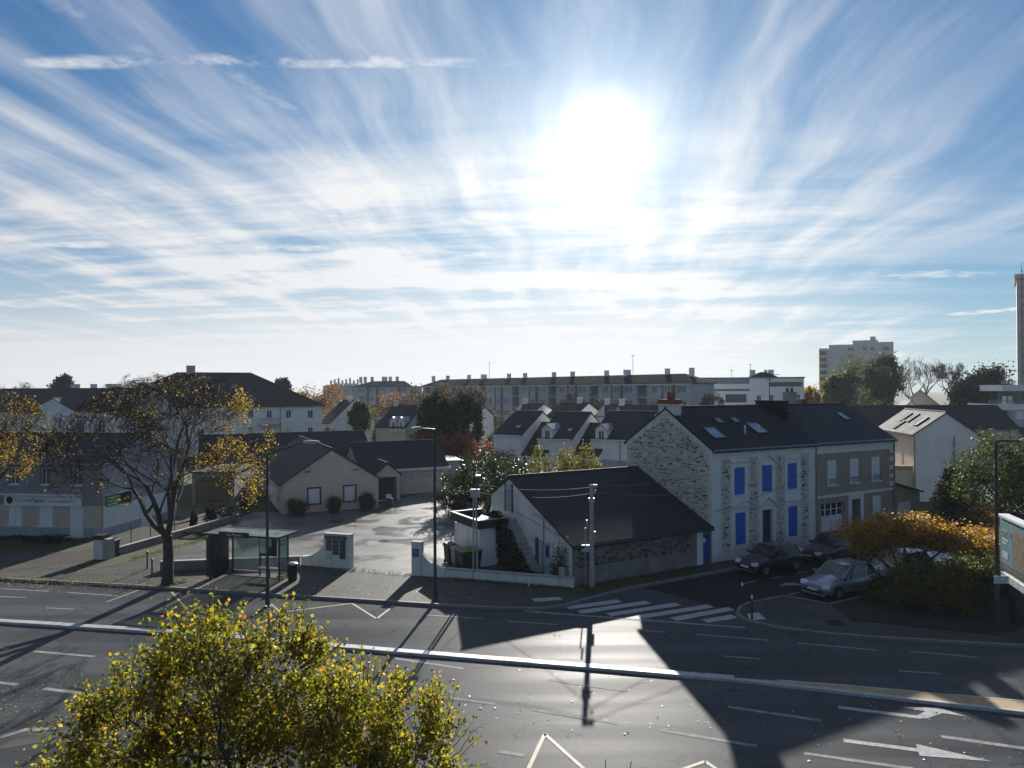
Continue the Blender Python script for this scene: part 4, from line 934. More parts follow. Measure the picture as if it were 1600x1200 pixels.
for i, (h, nx, lb) in enumerate(((m1, m2, 'low dark lean-to roof between the first and middle terrace houses'), (m2, m3, 'low dark lean-to roof between the middle and last terrace houses'))):
    O = h.root.location + Vector((math.cos(rad(-30)), math.sin(rad(-30)), 0)) * (h.w + .02)
    House('garage', lb, 'garage', tuple(O), -30, 3.0, 9.4, 2.9, 6.1, rm='slate', wm='white', ov=.1)
pr = thing('glass_canopy', 'pale blue glazed canopy roof at the foot of the last terrace house', 'canopy', tuple(m3.root.location), rad(-30))
MB().slab([(-.2, -2.6, 2.2), (4.8, -2.6, 2.2), (4.8, -.05, 2.6), (-.2, -.05, 2.6)], .05, (0, 0, 1)).build('canopy_roof', 'glass_sky', pr)
for x in (0, 4.6): MB().box(x, x + .1, -2.5, -2.4, 0, 2.17).build('post', 'white_pvc', pr)
for i, (u0, v0, Y, u1, rot, zr, d, ch, lb) in enumerate([(796, 648, 112, 829, -30, 7.6, 9, .4, 'far slate roof with a white chimney behind the first terrace house'),
        (852, 652, 112, 896, -35, 7.7, 10, 3.4, 'far slate roof with pale gable behind the middle terrace house'), (929, 651, 108, 970, -28, 7.5, 9, .4, 'far slate roof with chimney just left of the rubble gable'),
        (950, 657, 97, 1020, -28, 7.6, 10, .3, 'long far slate roof with sunlit ridge touching the rubble gable'), (690, 652, 120, 735, -24, 7.2, 9, 1, 'far dark roof low between cypress crowns and bare trees')]):
    h = mid('distant_house', lb, u0, v0, Y, u1, rot, zr, d, rm='slate' if i % 2 else 'slate_blue'); h.chimney(ch, d * .5, zr - .4, zr + .9, .8, .5, 'white', 0)
ms = mid('cottage', 'small cream cottage with blue slate roof and two dormers by the cypresses', 587, 667, 97, 634, -24, 7.7, 9, rm='slate_blue', wm='beige')
dormer(ms, 2.3, 1.1, 1.4); dormer(ms, 3.6, 1.0, 1.4); ms.chimney(.4, 4.5, 7.2, 8.4, .6, .5, 'white', 0)
mw = mid('cottage', 'white-gabled cottage right of the big white hip-roofed building', 500, 660, 118, 517, -40, 8.2, 9)
mw.chimney(mw.w - .4, 4.4, 7.7, 8.9, .5, .6, 'white', 0)
md2 = mid('distant_house', 'low far roofs with a bright chimney behind the green pine', 556, 650, 150, 655, -10, 6.6, 9, rm='slate_old')
md2.chimney(4.5, 4.5, 6.2, 7.6, .8, .6, 'white', 0); md2.chimney(9.0, 4.5, 6.2, 7.6, .8, .6, 'white', 0)

# big white building with the dark hipped roof
wp = at(503, 633, 115); WXd = Vector((math.cos(rad(23)), math.sin(rad(23)), 0)); WBO = Vector((wp.x, wp.y, 0)) - WXd * 32
wo_ = []
for u in (392, 421, 451, 485): wo_ += pxops(WBO, 23, [(u - 4.2, 641, u + 4.2, 653), (u - 4.2, 668, u + 4.2, 680)], 'win')
for x in (3, 6.5, 10, 13.5): wo_ += [(x, wo_[0][1], 1.0, wo_[0][3], 'win'), (x, wo_[1][1], 1.0, wo_[1][3], 'win')]
hwb = House('hip_roofed_building', 'large white two-storey building with a big black hipped roof', 'building', tuple(WBO), 23, 32, 14, wp.z, 13.0, wm='white_clean', hip=10.5, ov=.5, ops=dict(front=wo_))
MB().box(0, 32, -.08, 0, wo_[0][1] - 1.0, wo_[0][1] - .85).build('string_course', 'trim', hwb.root)
x = fx(WBO, 23, 438, 640)[0]; hwb.pipe(x, 0, -.08, 'black_metal')
x0 = fx(WBO, 23, 404, 660)[0]; x1 = fx(WBO, 23, 436, 660)[0]; zb_ = wo_[0][1] - 1.1
MB().box(x0, x1, -1.3, -.09, zb_ - .2, zb_).build('balcony', 'concrete', hwb.root)
mb = MB()
for i in range(14): q = x0 + (x1 - x0) * i / 13; mb.box(q - .02, q + .02, -1.28, -1.24, zb_, zb_ + .9)
mb.box(x0, x1, -1.29, -1.23, zb_ + .9, zb_ + .96).build('balcony_rail', 'black_metal', hwb.root)
hwb.chimney(12.5, 7.2, 12.4, 14.0, 1.3, .8, 'concrete', 0)
hwb.sky(18.5, .22, 1.1, 1.1); hwb.sky(26.0, .22, 1.1, 1.1)

# long white building behind the shop
lp = at(-90, 641, 100); LO = Vector((lp.x, lp.y, 0))
hl_ = House('long_white_building', 'long white building with dark roof and pointed gables behind the bare tree', 'building', tuple(LO), -8, 29, 10, 7.4, 10.3, wm='white', ov=.3,
            ops=dict(front=[(x, 4.4, 1.1, 1.7, 'win') for x in (2, 5.5, 9, 13, 20.5, 24)]))
x = colx(LO, -8, 86); House(None, None, None, None, 0, 6.6, 3, 7.35, 9.0, ridge='y', wm='white', rm='slate', root=hl_.root, off=(x - 3.3, -.5), ov=.15)
x = colx(LO, -8, 190); House(None, None, None, None, 0, 1.6, 3, 7.6, 9.3, ridge='y', wm='white', rm='slate', root=hl_.root, off=(x - .8, -.5), ov=.1)
for u, wd, m_ in ((72, 1.0, 'white'), (102, .6, 'white'), (134, 2.0, 'white'), (170, .6, 'concrete'), (181, .6, 'concrete'), (196, 1.0, 'concrete')): hl_.chimney(colx(LO, -8, u), 5.4, 9.7, 11.0, wd, .6, m_, 0)
hd = House('garage', 'dark flat garage at the end of the drive behind the bare tree', 'garage', tuple(gp(300, 788, PV)), 4, 3.6, 6, 2.7, 2.7, ridge='none', wm='apt_blue', roof=False, ops=dict(front=[(.3, .05, 3.0, 2.3, 'panel', dict(vm='black_plastic'))]))
MB().box(-.15, 3.75, -.15, 6.1, 2.71, 2.85).build('roof', 'slate', hd.root)

# ------------------------------------------------------------------ apartment blocks on the skyline
LA = Vector((-25.5, 203, 0)); LW = 93.0
aops = []
for i in range(14):
    x = 1.2 + i * 6.55
    for f in range(4):
        z = .9 + f * 2.75
        if i % 2 == 0: aops += [(x, z - .3, 2.6, 2.1, 'void', dict(vm='apt_blue')), (x + 3.7, z, 1.5, 1.35, 'win0', dict(glass='glass_sky'))]
        else: aops += [(x + .3, z, 1.5, 1.35, 'win0', dict(glass='glass_sky')), (x + 3.2, z, 2.2, 1.35, 'win0', dict(glass='glass_sky'))]
ha = House('long_apartment_block', 'long four-storey apartment block with many white chimneys on the skyline', 'building', tuple(LA), -51, LW, 7, 11.1, 12.9, wm='apt_white', rm='roof_brown', hip=4, ov=.5, ops=dict(front=aops))
for i in range(14):
    x = 1.0 + i * 6.55
    if i % 2 == 0:
        MB().box(x + .05, x + 2.95, -.12, -.004, .2, 2.74 * 4 - .7).build('loggia_panel', 'apt_grey', ha.root) if False else None
        for f in range(4): MB().box(x + .2, x + 2.8, -.1, -.004, .2 + f * 2.75, .58 + f * 2.75).build('balcony_front', 'apt_grey', ha.root)
    else: MB().box(x - .1, x + .35, -.09, -.004, 0, 10.9).build('pilaster', 'apt_grey', ha.root); MB().box(x + 2.3, x + 3.2, -.07, -.004, 0, 10.9).build('infill_panel', 'apt_blue', ha.root)
MB().box(-.4, LW + .4, -.46, -.36, 10.75, 11.1).build('fascia', 'white_clean', ha.root)
for u in (661, 683, 716, 739, 778, 803, 848, 877, 930, 962, 1025, 1063):
    x = colx(LA, -51, u); ha.chimney(x, 3.6, 12.3, 13.9, .75, .75 if u not in (739, 962) else 1.5, 'white_clean', 0)
for u in (739, 962):
    x = colx(LA, -51, u); MB().tube([(x, 5.4, 12.8), (x, 5.4, 17.2)], .05, 4).tube([(x - .6, 5.4, 17), (x + .6, 5.4, 17)], .04, 4).build('aerial', 'galv', ha.roof)
p = at(553, 604, 235)
h2a = House('small_apartment_block', 'distant apartment block with a row of chimneys above the orange trees', 'building', (p.x, p.y, 0), -14, 20.5, 9, 11.2, 13.0, wm='apt_white', rm='slate_old', hip=4.5, ov=.5,
            ops=dict(front=[(x, .9 + f * 2.75, w_, 1.5, 'win0', dict(glass='glass_sky')) for f in range(4) for x, w_ in ((1.5, 2.2), (5.5, 1.4), (9, 2.2), (13, 1.4), (16.5, 2.2))]))
for x in (4.5, 8, 15.6): MB().box(x, x + .9, -.1, -.004, 0, 11).build('infill_panel', 'apt_blue', h2a.root)
for u in (553, 560, 571, 589, 593, 600, 611): h2a.chimney(colx((p.x, p.y, 0), -14, u), 5.2, 12.4, 14.4, .8, .8, 'white', 0)
p = at(505, 604, 330)
h2b = House('far_apartment_block', 'hazy far block topped by a cluster of small chimneys', 'building', (p.x, p.y, 0), -10, 18, 11, 12.0, 13.2, wm='apt_white', rm='slate_blue', hip=4, ov=.4, ops=dict(front=[(x, .9 + f * 2.75, 1.8, 1.4, 'win0', dict(glass='glass_sky')) for f in range(4) for x in (2, 6, 10, 14)]))
for i in range(9): h2b.chimney(1.5 + i * 1.9, 5.2, 12.8, 14.6 + (i % 3) * .5, .7, .7, 'white', 0)

# white modern block, in stepped volumes
p = at(1093, 600, 150); MO = Vector((p.x, p.y, 0)); wl = colx(MO, -6, 1172); wr = colx(MO, -6, 1257)
def zf(u, v): return fx(MO, -6, u, v)[1]
hm = House('modern_apartments', 'white modern apartments with roof terraces left of the high-rise', 'building', tuple(MO), -6, wl, 12, zf(1120, 600), 0, ridge='none', wm='white_clean', roof=False,
           ops=dict(front=[(q[0], q[1], q[2], q[3], 'void', dict(vm='apt_blue')) for q in pxops(MO, -6, [(1134, 616, 1168, 629), (1096, 612, 1112, 620)], 'void')]))
hm2 = House(None, None, None, None, 0, wr - wl, 12, zf(1220, 591), 0, ridge='none', wm='white_clean', roof=False, root=hm.root, off=(wl, .01), ops=dict(front=[(q[0] - wl, q[1], q[2], q[3], 'void', dict(vm='apt_grey')) for q in pxops(MO, -6, [(1203, 597, 1255, 604)], 'v')] + [(q[0] - wl, q[1], q[2], q[3], 'win0') for q in pxops(MO, -6, [(1183, 618, 1190, 628), (1202, 617, 1209, 628), (1225, 617, 1232, 630), (1245, 616, 1251, 630)], 'win0')]))
x0, x1 = 1.0, wl - .02
MB().box(x0, x1, 3, 11.5, zf(1120, 600) + .02, zf(1120, 591)).build('wall', 'apt_white', hm.root); MB().box(x0 - .5, x1, 2.4, 11.8, zf(1120, 591), zf(1120, 589.5)).build('roof', 'apt_grey', hm.root)
MB().box(2, x1, -.05, .05, zf(1120, 611), zf(1120, 608)).build('terrace_edge', 'apt_grey', hm.root)
MB().box(4, x1, .1, .15, zf(1120, 600), zf(1120, 592)).build('terrace_glass', 'glass_sky', hm.root)
MB().box(wl - .2, wr + .2, -.2, 12.2, zf(1220, 591), zf(1220, 589)).build('roof', 'apt_grey', hm.root)
x = colx(MO, -6, 1197); xe = colx(MO, -6, 1215)
MB().poly([(x - 2, 6, zf(1220, 589)), (xe + 2, 6, zf(1220, 589)), (xe - .5, 7, zf(1220, 580)), (x + .5, 7, zf(1220, 580))]).poly([(x - 2, 9, zf(1220, 589)), (xe + 2, 9, zf(1220, 589)), (xe - .5, 7, zf(1220, 580)), (x + .5, 7, zf(1220, 580))]).build('roof', 'slate', hm.root)
for q in (x - 1.2, x - .6, xe - .4, xe + .4, xe + 1.0): MB().box(q - .25, q + .25, 7.5, 8.2, zf(1220, 589), zf(1220, 576)).build('chimney', 'white', hm.root)
for u, v in ((1187, 566), (1156, 575)):
    q = colx(MO, -6, u); MB().tube([(q, 8, zf(u, 590)), (q, 8, zf(u, v))], .05, 4).tube([(q - .5, 8, zf(u, v + 2)), (q + .5, 8, zf(u, v + 2))], .04, 4).build('aerial', 'galv', hm.root)

# high-rise
p = at(1281, 600, 330); TO = Vector((p.x, p.y, 0)); tw = colx(TO, -20, 1397); tz = at(1380, 538, 332).z
hops = []
for f in range(10):
    z = tz - 3.4 - f * 3.0
    hops += [(q, z, w_, 1.5, 'win0', dict(glass='glass')) for q, w_ in ((12.0, 2.6), (18.0, 1.8), (21.2, 1.8), (26.2, 2.8))]
ht = House('high_rise', 'beige ten-storey high-rise standing on the skyline above round trees', 'building', tuple(TO + Vector((math.cos(rad(-20)), math.sin(rad(-20)), 0)) * 4), -20, tw - 4, 16, tz - .8, 0, ridge='none', wm='tower', roof=False, ops=dict(front=[(a[0] - 4,) + a[1:] for a in hops if a[0] > 11]))
MB().box(0, tw - 4, 0, 16, tz - .79, tz - .4).box(10, tw - 10, 1, 9, tz - .39, tz + 1.4).box(tw - 12.5, tw - 4, 0, 12, tz - .39, tz + .4).box(17.5, 19.8, 3, 8, tz + 1.41, tz + 3.2).build('roof', 'tower', ht.root)
lft = House(None, None, None, None, 0, 4.1, 12, tz - 1.8, 0, ridge='none', wm='tower', roof=False, root=ht.root, off=(-4.1, 2.5), ops=dict(front=[(.4, tz - 5 - f * 3, 2.9, 1.9, 'void', dict(vm='apt_blue')) for f in range(9)]))
# tower block at the right edge with a lattice mast on its wall
p = at(1590, 600, 152); RO = Vector((p.x, p.y, 0)); rz_ = at(1595, 436, 152).z
hr = House('tower_block', 'tall narrow concrete tower cut by the right picture edge', 'building', tuple(RO), -35, 14, 14, rz_, 0, ridge='none', wm='tower', roof=False, ops=dict(front=[(x, 2 + f * 2.9, 1.5, 1.5, 'win0') for f in range(10) for x in (3.5, 7, 10.5)]))
MB().box(-.4, 14.3, -.4, 14.3, rz_, rz_ + 1.0).build('roof', 'tower', hr.root)
ma = thing('lattice_mast', 'slender rust-brown lattice mast fixed to the tall tower wall', 'mast', tuple(RO + Vector((.1, -1.3, 0))), rad(-35))
mz = at(1592, 414, 151).z; mb = MB()
for x in (0, .9):
    for y in (0, .7): mb.tube([(x, y, 0), (x, y, mz)], .07, 4)
mb.build('leg', 'brick_red', ma); mb = MB()
z = .5
while z < mz - 1: mb.tube([(0, 0, z), (.9, 0, z + .9)], .035, 3).tube([(.9, 0, z + .9), (0, 0, z + 1.8)], .035, 3).tube([(0, 0, z), (.9, 0, z)], .035, 3); z += 1.8
mb.build('lattice', 'brick_red', ma)

# balcony flats at the right edge
p = at(1547, 640, 104); BX = Vector((p.x, p.y, 0)); hbf = thing('balcony_flats', 'pale flats with stacked balconies behind the leafy tree at the right', 'building', tuple(BX), rad(-7)); r = hbf
def zb2(v): return at(1570, v, 104).z
for i, (x0, vt, vb, m_) in enumerate(((1.6, 601.5, 611, 'white_clean'), (-.2, 631, 641, 'white_clean'), (-.8, 655, 667, 'apt_white'))):
    MB().box(x0, 14, -.1, .08, zb2(vb), zb2(vt)).box(x0, x0 + .18, .081, 6, zb2(vb), zb2(vt)).build('balcony_front', m_, r)
    MB().box(x0 + .19, 14, .09, 6, zb2(vb), zb2(vb) + .2).build('balcony_floor', 'concrete', r)
    if i < 2:
        mb = MB()
        for kx in range(12): q = x0 + .05 + kx * 1.1; mb.tube([(q, 0, zb2(vt)), (q, 0, zb2(vt - 6))], .025, 4)
        for vv in (vt - 2.2, vt - 4.2, vt - 6): mb.tube([(x0, 0, zb2(vv)), (13.5, 0, zb2(vv))], .03, 4)
        mb.build('balcony_rail', 'galv', r)
facade_mb = MB(); facade(facade_mb, (2.4, 2.6, 0), 0, 12, -.05, zb2(603), [(2.0, zb2(629), 2.2, 2.1, 'win0'), (5.6, zb2(629), 2.2, 2.1, 'win0'), (3.6, zb2(656), 2.4, 2.1, 'win0')])
facade_mb.build('wall', 'apt_grey', r)  # darker back wall: shade inside the balconies is put into its colour
for q in ((2.0, zb2(629), 2.2, 2.1), (5.6, zb2(629), 2.2, 2.1), (3.6, zb2(656), 2.4, 2.1)): opening(r, (2.4, 2.6, 0), 0, *q, 'win0')
MB().box(.4, 1.1, .1, 2.5, zb2(654), zb2(642)).box(3.6, 4.6, .1, 2.5, zb2(667), zb2(642)).build('pier', 'white_clean', r)
MB().box(2.4, 14.2, 2.59, 9, zb2(603) + .01, zb2(602)).build('roof', 'concrete', r)
for x in (1.9, 2.7): MB().box(x, x + .6, .4, .45, zb2(631), zb2(619)).build('balcony_screen', 'white_pvc', r)
MB().obox((5.2, .5, zb2(625)), (.25, 0, -.1), (0, .03, 0), (.1, 0, .6)).build('balcony_screen', 'white_pvc', r)

# beige house with the sunlit roof, and the dark roof behind it
p = at(1430, 678, 62); EO = Vector((p.x, p.y, 0)); ew = colx(EO, -10, 1529)
he = House('sunlit_roof_house', 'cream gabled house whose slate roof shines in the sun', 'house', tuple(EO), -10, ew, 9.6, p.z, 7.75, ridge='y', wm='beige', rm='slate_blue', ov=.25, mats=dict(front='white'), ops=dict(left=[(2.0, 3.2, .5, 1.6, 'win'), (6.4, 2.9, .5, 1.2, 'win')]))
he.sky(6.4, .62, .5, 1.2, 'slate', 'slate'); he.sky(4.6, .62, .5, 1.2, 'slate', 'slate'); he.sky(1.9, .5, .8, 1.2, 'slate', 'slate'); he.sky(5.4, .25, .5, 1.2, 'slate', 'slate')
MB().tube([(-.08, -.06, 5.8), (-.08, -.06, 0)], .05, 6).build('downpipe', 'zinc', he.root)
for x in (ew * .62,): MB().tube([(x, -.05, 5.8), (x, -.05, 0)], .05, 6).build('downpipe', 'zinc', he.root)
MB().box(-2.6, -.02, .5, 5.5, -.05, 2.7).build('extension', 'beige', he.root); MB().box(-2.6, -2.45, .5, 5.5, 2.701, 3.1).box(-2.449, -.03, .5, .62, 2.701, 3.1).build('parapet', 'taupe', he.root)
p = at(1336, 668, 90); hk = House('dark_roof_house', 'long house with near-black roof behind the sunlit-roof house', 'house', (p.x, p.y, 0), -8, 19, 10, p.z, 7.5, wm='beige', rm='slate', ov=.3)
p = at(1395, 655, 108); hq = House('distant_house', 'small far house with a bright sunlit roof under the bare trees', 'house', (p.x, p.y, 0), -20, 5, 7, p.z, 8.0, ridge='y', wm='white', rm='slate_blue', ov=.2)
hq2 = at(1408, 620, 118); House('distant_house', 'pointed black roof just under the tall bare tree', 'house', (hq2.x, hq2.y, 0), -30, 5.5, 6, 7.0, 9.6, ridge='y', wm='beige', rm='slate', ov=.2)

# ================================================================== STREET FURNITURE
def lamp_post(label, base, h, arm, head=.75, rise=.25, m='black_metal'):
    t = thing('street_lamp', label, 'street lamp', tuple(base), 0, 'street lamps'); arm = Vector(arm)
    MB().lathe([(.17, -.02), (.17, .03), (.11, .05), (.1, .9), (.075, 1.0), (.055, h)], (0, 0, 0), 10).build('pole', m, t, True)
    MB().tube([(0, 0, h - .03), arm * .5 + Vector((0, 0, h + rise * .5)), arm + Vector((0, 0, h + rise))], [.045, .04, .035], 8).build('arm', m, t, True)
    d = arm.normalized(); s_ = Vector((-d.y, d.x, 0)); c = arm + d * (head * .45) + Vector((0, 0, h + rise + .03))
    hd_ = MB(); ring = []
    for q, wd, tk in ((-.5, .06, .05), (-.35, .13, .07), (.1, .16, .07), (.4, .12, .045), (.5, .05, .03)):
        b = c + d * (q * head); ring.append([b + s_ * wd - Vector((0, 0, tk * .6)), b + s_ * wd * .7 + Vector((0, 0, tk)), b - s_ * wd * .7 + Vector((0, 0, tk)), b - s_ * wd - Vector((0, 0, tk * .6))])
    for A, B in zip(ring, ring[1:]):
        for i in range(4): j = (i + 1) % 4; hd_.poly([A[i], A[j], B[j], B[i]])
    hd_.poly(ring[0]).poly(ring[-1][::-1]).build('lamp_head', 'galv', t, True)
    MB().obox(c - Vector((0, 0, .05)), d * head * .25, s_ * .1, (0, 0, .012)).build('lens', 'lamp_glass', t)
    return t
lamp_post('black lamp post with a raised arm beside the bus shelter', gp(418, 948, 0), 7.05, (1.6, .35, 0), .75, .5)
lamp_post('tall straight black lamp post between the driveway pillar and white bins', gp(680, 938, PV), 8.05, (-.55, -.5, 0), .6, .05)
lamp_post('tall black lamp post beside the billboard at the right edge', gp(1559, 990, PV), 7.75, (.75, -.35, 0), .6, .0)
lamp_post('distant black lamp post in front of the cream gabled house', gp(1455, 770, PV), 5.3, (-2.0, -.4, 0), .8, .35)
lamp_post('far slim lamp post beyond the balcony flats tree', at(1578, 690, 70) - Vector((0, 0, at(1578, 690, 70).z)), 5.7, (-1.5, 0, 0), .6, .1)

def shelter():
    O = gp(364, 895, PV); rz = rad(-15.5); L = 3.4
    t = thing('bus_shelter', 'glass bus shelter with dark frame and advertising panel by the kerb', 'bus shelter', tuple(O), rz)
    for i, x in enumerate((0, L / 2, L)): MB().box(x - .035, x + .035, -.035, .035, 0, 2.32).build('post', 'black_metal', t)
    for x0, x1 in ((.04, L / 2 - .04), (L / 2 + .04, L - .04)): MB().box(x0, x1, -.006, .006, .22, 2.2).build('glass_panel', 'clear', t)
    MB().box(.04, L - .04, -.025, .025, .14, .2).build('bottom_rail', 'aluminium', t)
    MB().box(L - .02, L + .02, -.75, -.04, .25, 2.1).build('glass_panel', 'clear', t)
    MB().box(L - .035, L + .035, -.83, -.76, 0, 2.2).build('post', 'black_metal', t)
    a = MB().box(-.55, -.33, -1.45, .1, .12, 2.15).box(-.5, -.38, -1.3, -.05, 0, .119).build('advert_panel', 'black_metal', t)
    MB().box(-.329, -.32, -1.3, -.08, .3, 2.0).build('poster', 'panel_dark', a)
    MB().box(-.46, -.42, -1.4, .05, 2.151, 2.3).build('bracket', 'black_metal', a)
    rf = MB()
    for q in ((-.75, L + .45, -1.55, -1.45, 2.33, 2.43), (-.75, L + .45, .2, .3, 2.33, 2.43), (-.75, -.65, -1.449, .199, 2.34, 2.42), (L + .35, L + .45, -1.449, .199, 2.34, 2.42), (L / 2 - .03, L / 2 + .03, -1.449, .199, 2.34, 2.40)): rf.box(*q)
    rf = rf.build('roof', 'black_metal', t)
    MB().box(-.649, L + .349, -1.449, .199, 2.405, 2.415).build('roof_panel', 'clear', rf)
    s_ = MB().box(.35, 2.15, -1.62, -1.56, 2.3, 2.58).build('name_board', 'black_metal', t)
    text('Les Plaines', .2, 'ink_white', s_, (.85, -1.623, 2.38), UP)
    b = MB().box(1.68, 2.75, -.07, -.02, 1.05, 2.1).build('timetable_case', 'black_metal', t)
    MB().box(1.73, 2.45, -.076, -.071, 1.55, 2.05).build('timetable', 'poster_pale', b); MB().box(1.73, 2.12, -.078, -.072, 1.18, 1.54).build('timetable', 'ink_white', b)
    MB().box(1.9, 3.15, -.55, -.2, .48, .53).build('bench_seat', 'aluminium', t); MB().box(2.48, 2.56, -.42, -.34, 0, .479).build('bench_leg', 'black_metal', t)
    text('bus', .3, 'ink_blue', t, (L + .025, -.72, 1.75), (math.pi / 2, 0, math.pi / 2))
    return t
shelter()
t = thing('litter_bin', 'round dark litter bin with pale lid right of the bus shelter', 'litter bin', tuple(gp(457, 907, PV)))
MB().lathe([(.2, 0), (.23, .05), (.25, .85)], (0, 0, 0), 18).build('body', 'black_plastic', t, True); MB().lathe([(.27, .85), (.27, .9), (.2, .94), (.05, .95)], (0, 0, 0), 18).build('lid', 'aluminium', t, True)

# walls along the lot's street side
WR = rad(-16.5); WX = Vector((math.cos(WR), math.sin(WR), 0))
def wall_profile(mb, x0, x1, th, zfun, n=14, y0=0):
    for i in range(n):
        a, b = x0 + (x1 - x0) * i / n, x0 + (x1 - x0) * (i + 1) / n
        mb.hexa([(a, y0, 0), (b, y0, 0), (b, y0 + th, 0), (a, y0 + th, 0), (a, y0, zfun(a)), (b, y0, zfun(b)), (b, y0 + th, zfun(b)), (a, y0 + th, zfun(a))])
    return mb
MO_ = gp(506, 886, PV); mwid = 1.65
t = thing('letterbox_wall', 'grey rendered gate pillar with dark rows of letterboxes', 'gate pillar', tuple(MO_), WR)
MB().box(0, mwid, 0, .38, -.02, 1.85).build('pillar', 'pale_render', t); MB().box(-.03, mwid + .03, -.03, .41, 1.851, 1.9).build('coping', 'concrete', t)
wall_profile(MB(), -1.5, 0, .25, lambda x: .5 + .75 * max(0, (x + 1.5) / 1.5) ** 2.4, 12, .06).build('curved_wing', 'pale_render', t)
hdr = MB().box(.1, 1.42, -.06, -.002, 1.6, 1.78).build('header_board', 'door_dark', t)
text('BOITES', .13, 'door_grey', hdr, (.2, -.063, 1.64), UP); text('LETTRES', .13, 'door_grey', hdr, (.76, -.063, 1.64), UP)
for c, rows in enumerate((3, 4, 5)):
    for rr in range(rows):
        x = .16 + c * .43; z = 1.56 - rr * .21
        bx_ = MB().box(x, x + .34, -.05, -.002, z - .185, z).build('letterbox', 'black_metal', t); MB().box(x + .04, x + .3, -.055, -.051, z - .05, z - .03).build('flap', 'grey_metal', bx_)
MB().box(.12, .5, -.006, -.001, .45, .8).build('notice', 'poster_pale', t)
LO_ = gp(250, 892, PV); e_ = MO_ + WX * -1.5; d_ = e_ - LO_; Lw = d_.length
t = thing('low_wall', 'long low dark wall running behind the bus shelter', 'wall', tuple(LO_), math.atan2(d_.y, d_.x))
MB().box(0, Lw - .02, 0, .22, -.02, .46).build('wall', 'barn_wall', t); MB().box(-.02, Lw - .02, -.03, .25, .461, .52).build('coping', 'concrete', t)
PO = gp(643, 899, PV); t = thing('driveway_pillar', 'grey gate pillar with a blue plaque and curved wing', 'gate pillar', tuple(PO), WR)
MB().box(0, .56, 0, .34, -.02, 1.75).build('pillar', 'pale_render', t); MB().box(-.02, .58, -.02, .36, 1.751, 1.8).build('coping', 'concrete', t)
wall_profile(MB(), .56, 1.9, .25, lambda x: .5 + .75 * max(0, (1.9 - x) / 1.34) ** 2.4, 14, .04).build('curved_wing', 'pale_render', t)
pq = MB().box(.06, .42, -.02, -.001, 1.0, 1.42).build('plaque', 'plaque_blue', t)
for i, (z, l) in enumerate(((1.33, .22), (1.26, .28), (1.2, .28), (1.08, .26))): MB().box(.1, .1 + l, -.024, -.0205, z, z + .025).build('lettering', 'sign_blue', pq)
w0 = PO + WX * 1.92; w1 = gp(896, 919, PV); d_ = w1 - w0
t = thing('low_wall', 'low pale wall from the blue-plaque pillar to the barn corner', 'wall', tuple(w0), math.atan2(d_.y, d_.x))
MB().box(0, d_.length, .04, .28, -.02, .44).build('wall', 'pale_render', t); MB().box(0, d_.length + .02, .01, .31, .441, .5).build('coping', 'concrete', t)
MB().box(d_.length - .75, d_.length - .45, .03, .25, .501, .95).build('meter_box', 'concrete', t)

def wheelie(label, loc, rz, w_, d, h, body, lid):
    t = thing('wheelie_bin', label, 'bin', tuple(loc), rz, 'wheelie bins')
    a, b = w_ / 2, d / 2; k_ = .82
    MB().hexa([(-a * k_, -b * k_, .06), (a * k_, -b * k_, .06), (a * k_, b * k_, .06), (-a * k_, b * k_, .06), (-a, -b, h), (a, -b, h), (a, b, h), (-a, b, h)]).box(-a - .03, a + .03, -b - .03, b + .03, h - .06, h + .001).build('body', body, t)
    MB().hexa([(-a - .03, -b - .05, h + .003), (a + .03, -b - .05, h + .003), (a + .03, b + .03, h + .003), (-a - .03, b + .03, h + .003), (-a * .9, -b * .85, h + .07), (a * .9, -b * .85, h + .07), (a * .9, b, h + .12), (-a * .9, b, h + .12)]).build('lid', lid, t)
    for s_ in (-1, 1): MB().tube([(s_ * (a - .08), b - .08, .1), (s_ * (a - .02), b - .08, .1)], .1, 12).build('wheel', 'tyre', t)
    MB().tube([(-a * .8, b + .08, h - .02), (a * .8, b + .08, h - .02)], .02, 6).build('handle', body, t)
wheelie('black wheelie bin nearest the sunlit parking lot', gp(704, 880, PV), FA, .58, .7, 1.05, 'black_plastic', 'black_plastic')
wheelie('grey wheelie bin squeezed between the black bins', gp(714, 884, PV), FA, .55, .6, .98, 'grey_metal', 'grey_metal')
wheelie('big black bin with a moss-green lid beside the outhouse', gp(733, 889, PV), FA, 1.2, .85, 1.05, 'black_plastic', 'green_plastic')

t = thing('utility_cabinet', 'pale utility cabinet with a black cap at the garden corner', 'cabinet', tuple(gp(146, 874, PV)), rad(-8))
MB().box(0, .62, 0, .5, -.02, 1.15).build('body', 'pale_render', t); MB().box(-.04, .66, -.04, .54, 1.151, 1.42).build('cap', 'black_plastic', t); MB().box(.42, .56, -.02, -.001, .12, .75).build('door', 'white_pvc', t)
MB().box(.63, 1.0, .02, .5, -.02, 1.2).build('side_pillar', 'concrete', t)
wheelie('dark wheelie bin tucked behind the utility cabinet', gp(177, 870, PV), rad(-8), .5, .5, 1.0, 'black_plastic', 'black_plastic')
def bollard(label, loc, h=1.0, tip='black_metal', group='street bollards'):
    t = thing('bollard', label, 'bollard', tuple(loc), 0, group)
    MB().lathe([(.05, -.02), (.045, .02), (.04, h - .16)], (0, 0, 0), 10).build('post', 'black_metal', t, True); MB().lathe([(.045, h - .16), (.05, h - .08), (.05, h - .03), (.02, h)], (0, 0, 0), 10).build('cap', tip, t, True)
bollard('black bollard standing further from the kerb near the bare tree', gp(230, 889, PV)); bollard('black bollard closer to the kerb near the bare tree', gp(237.5, 902, PV))
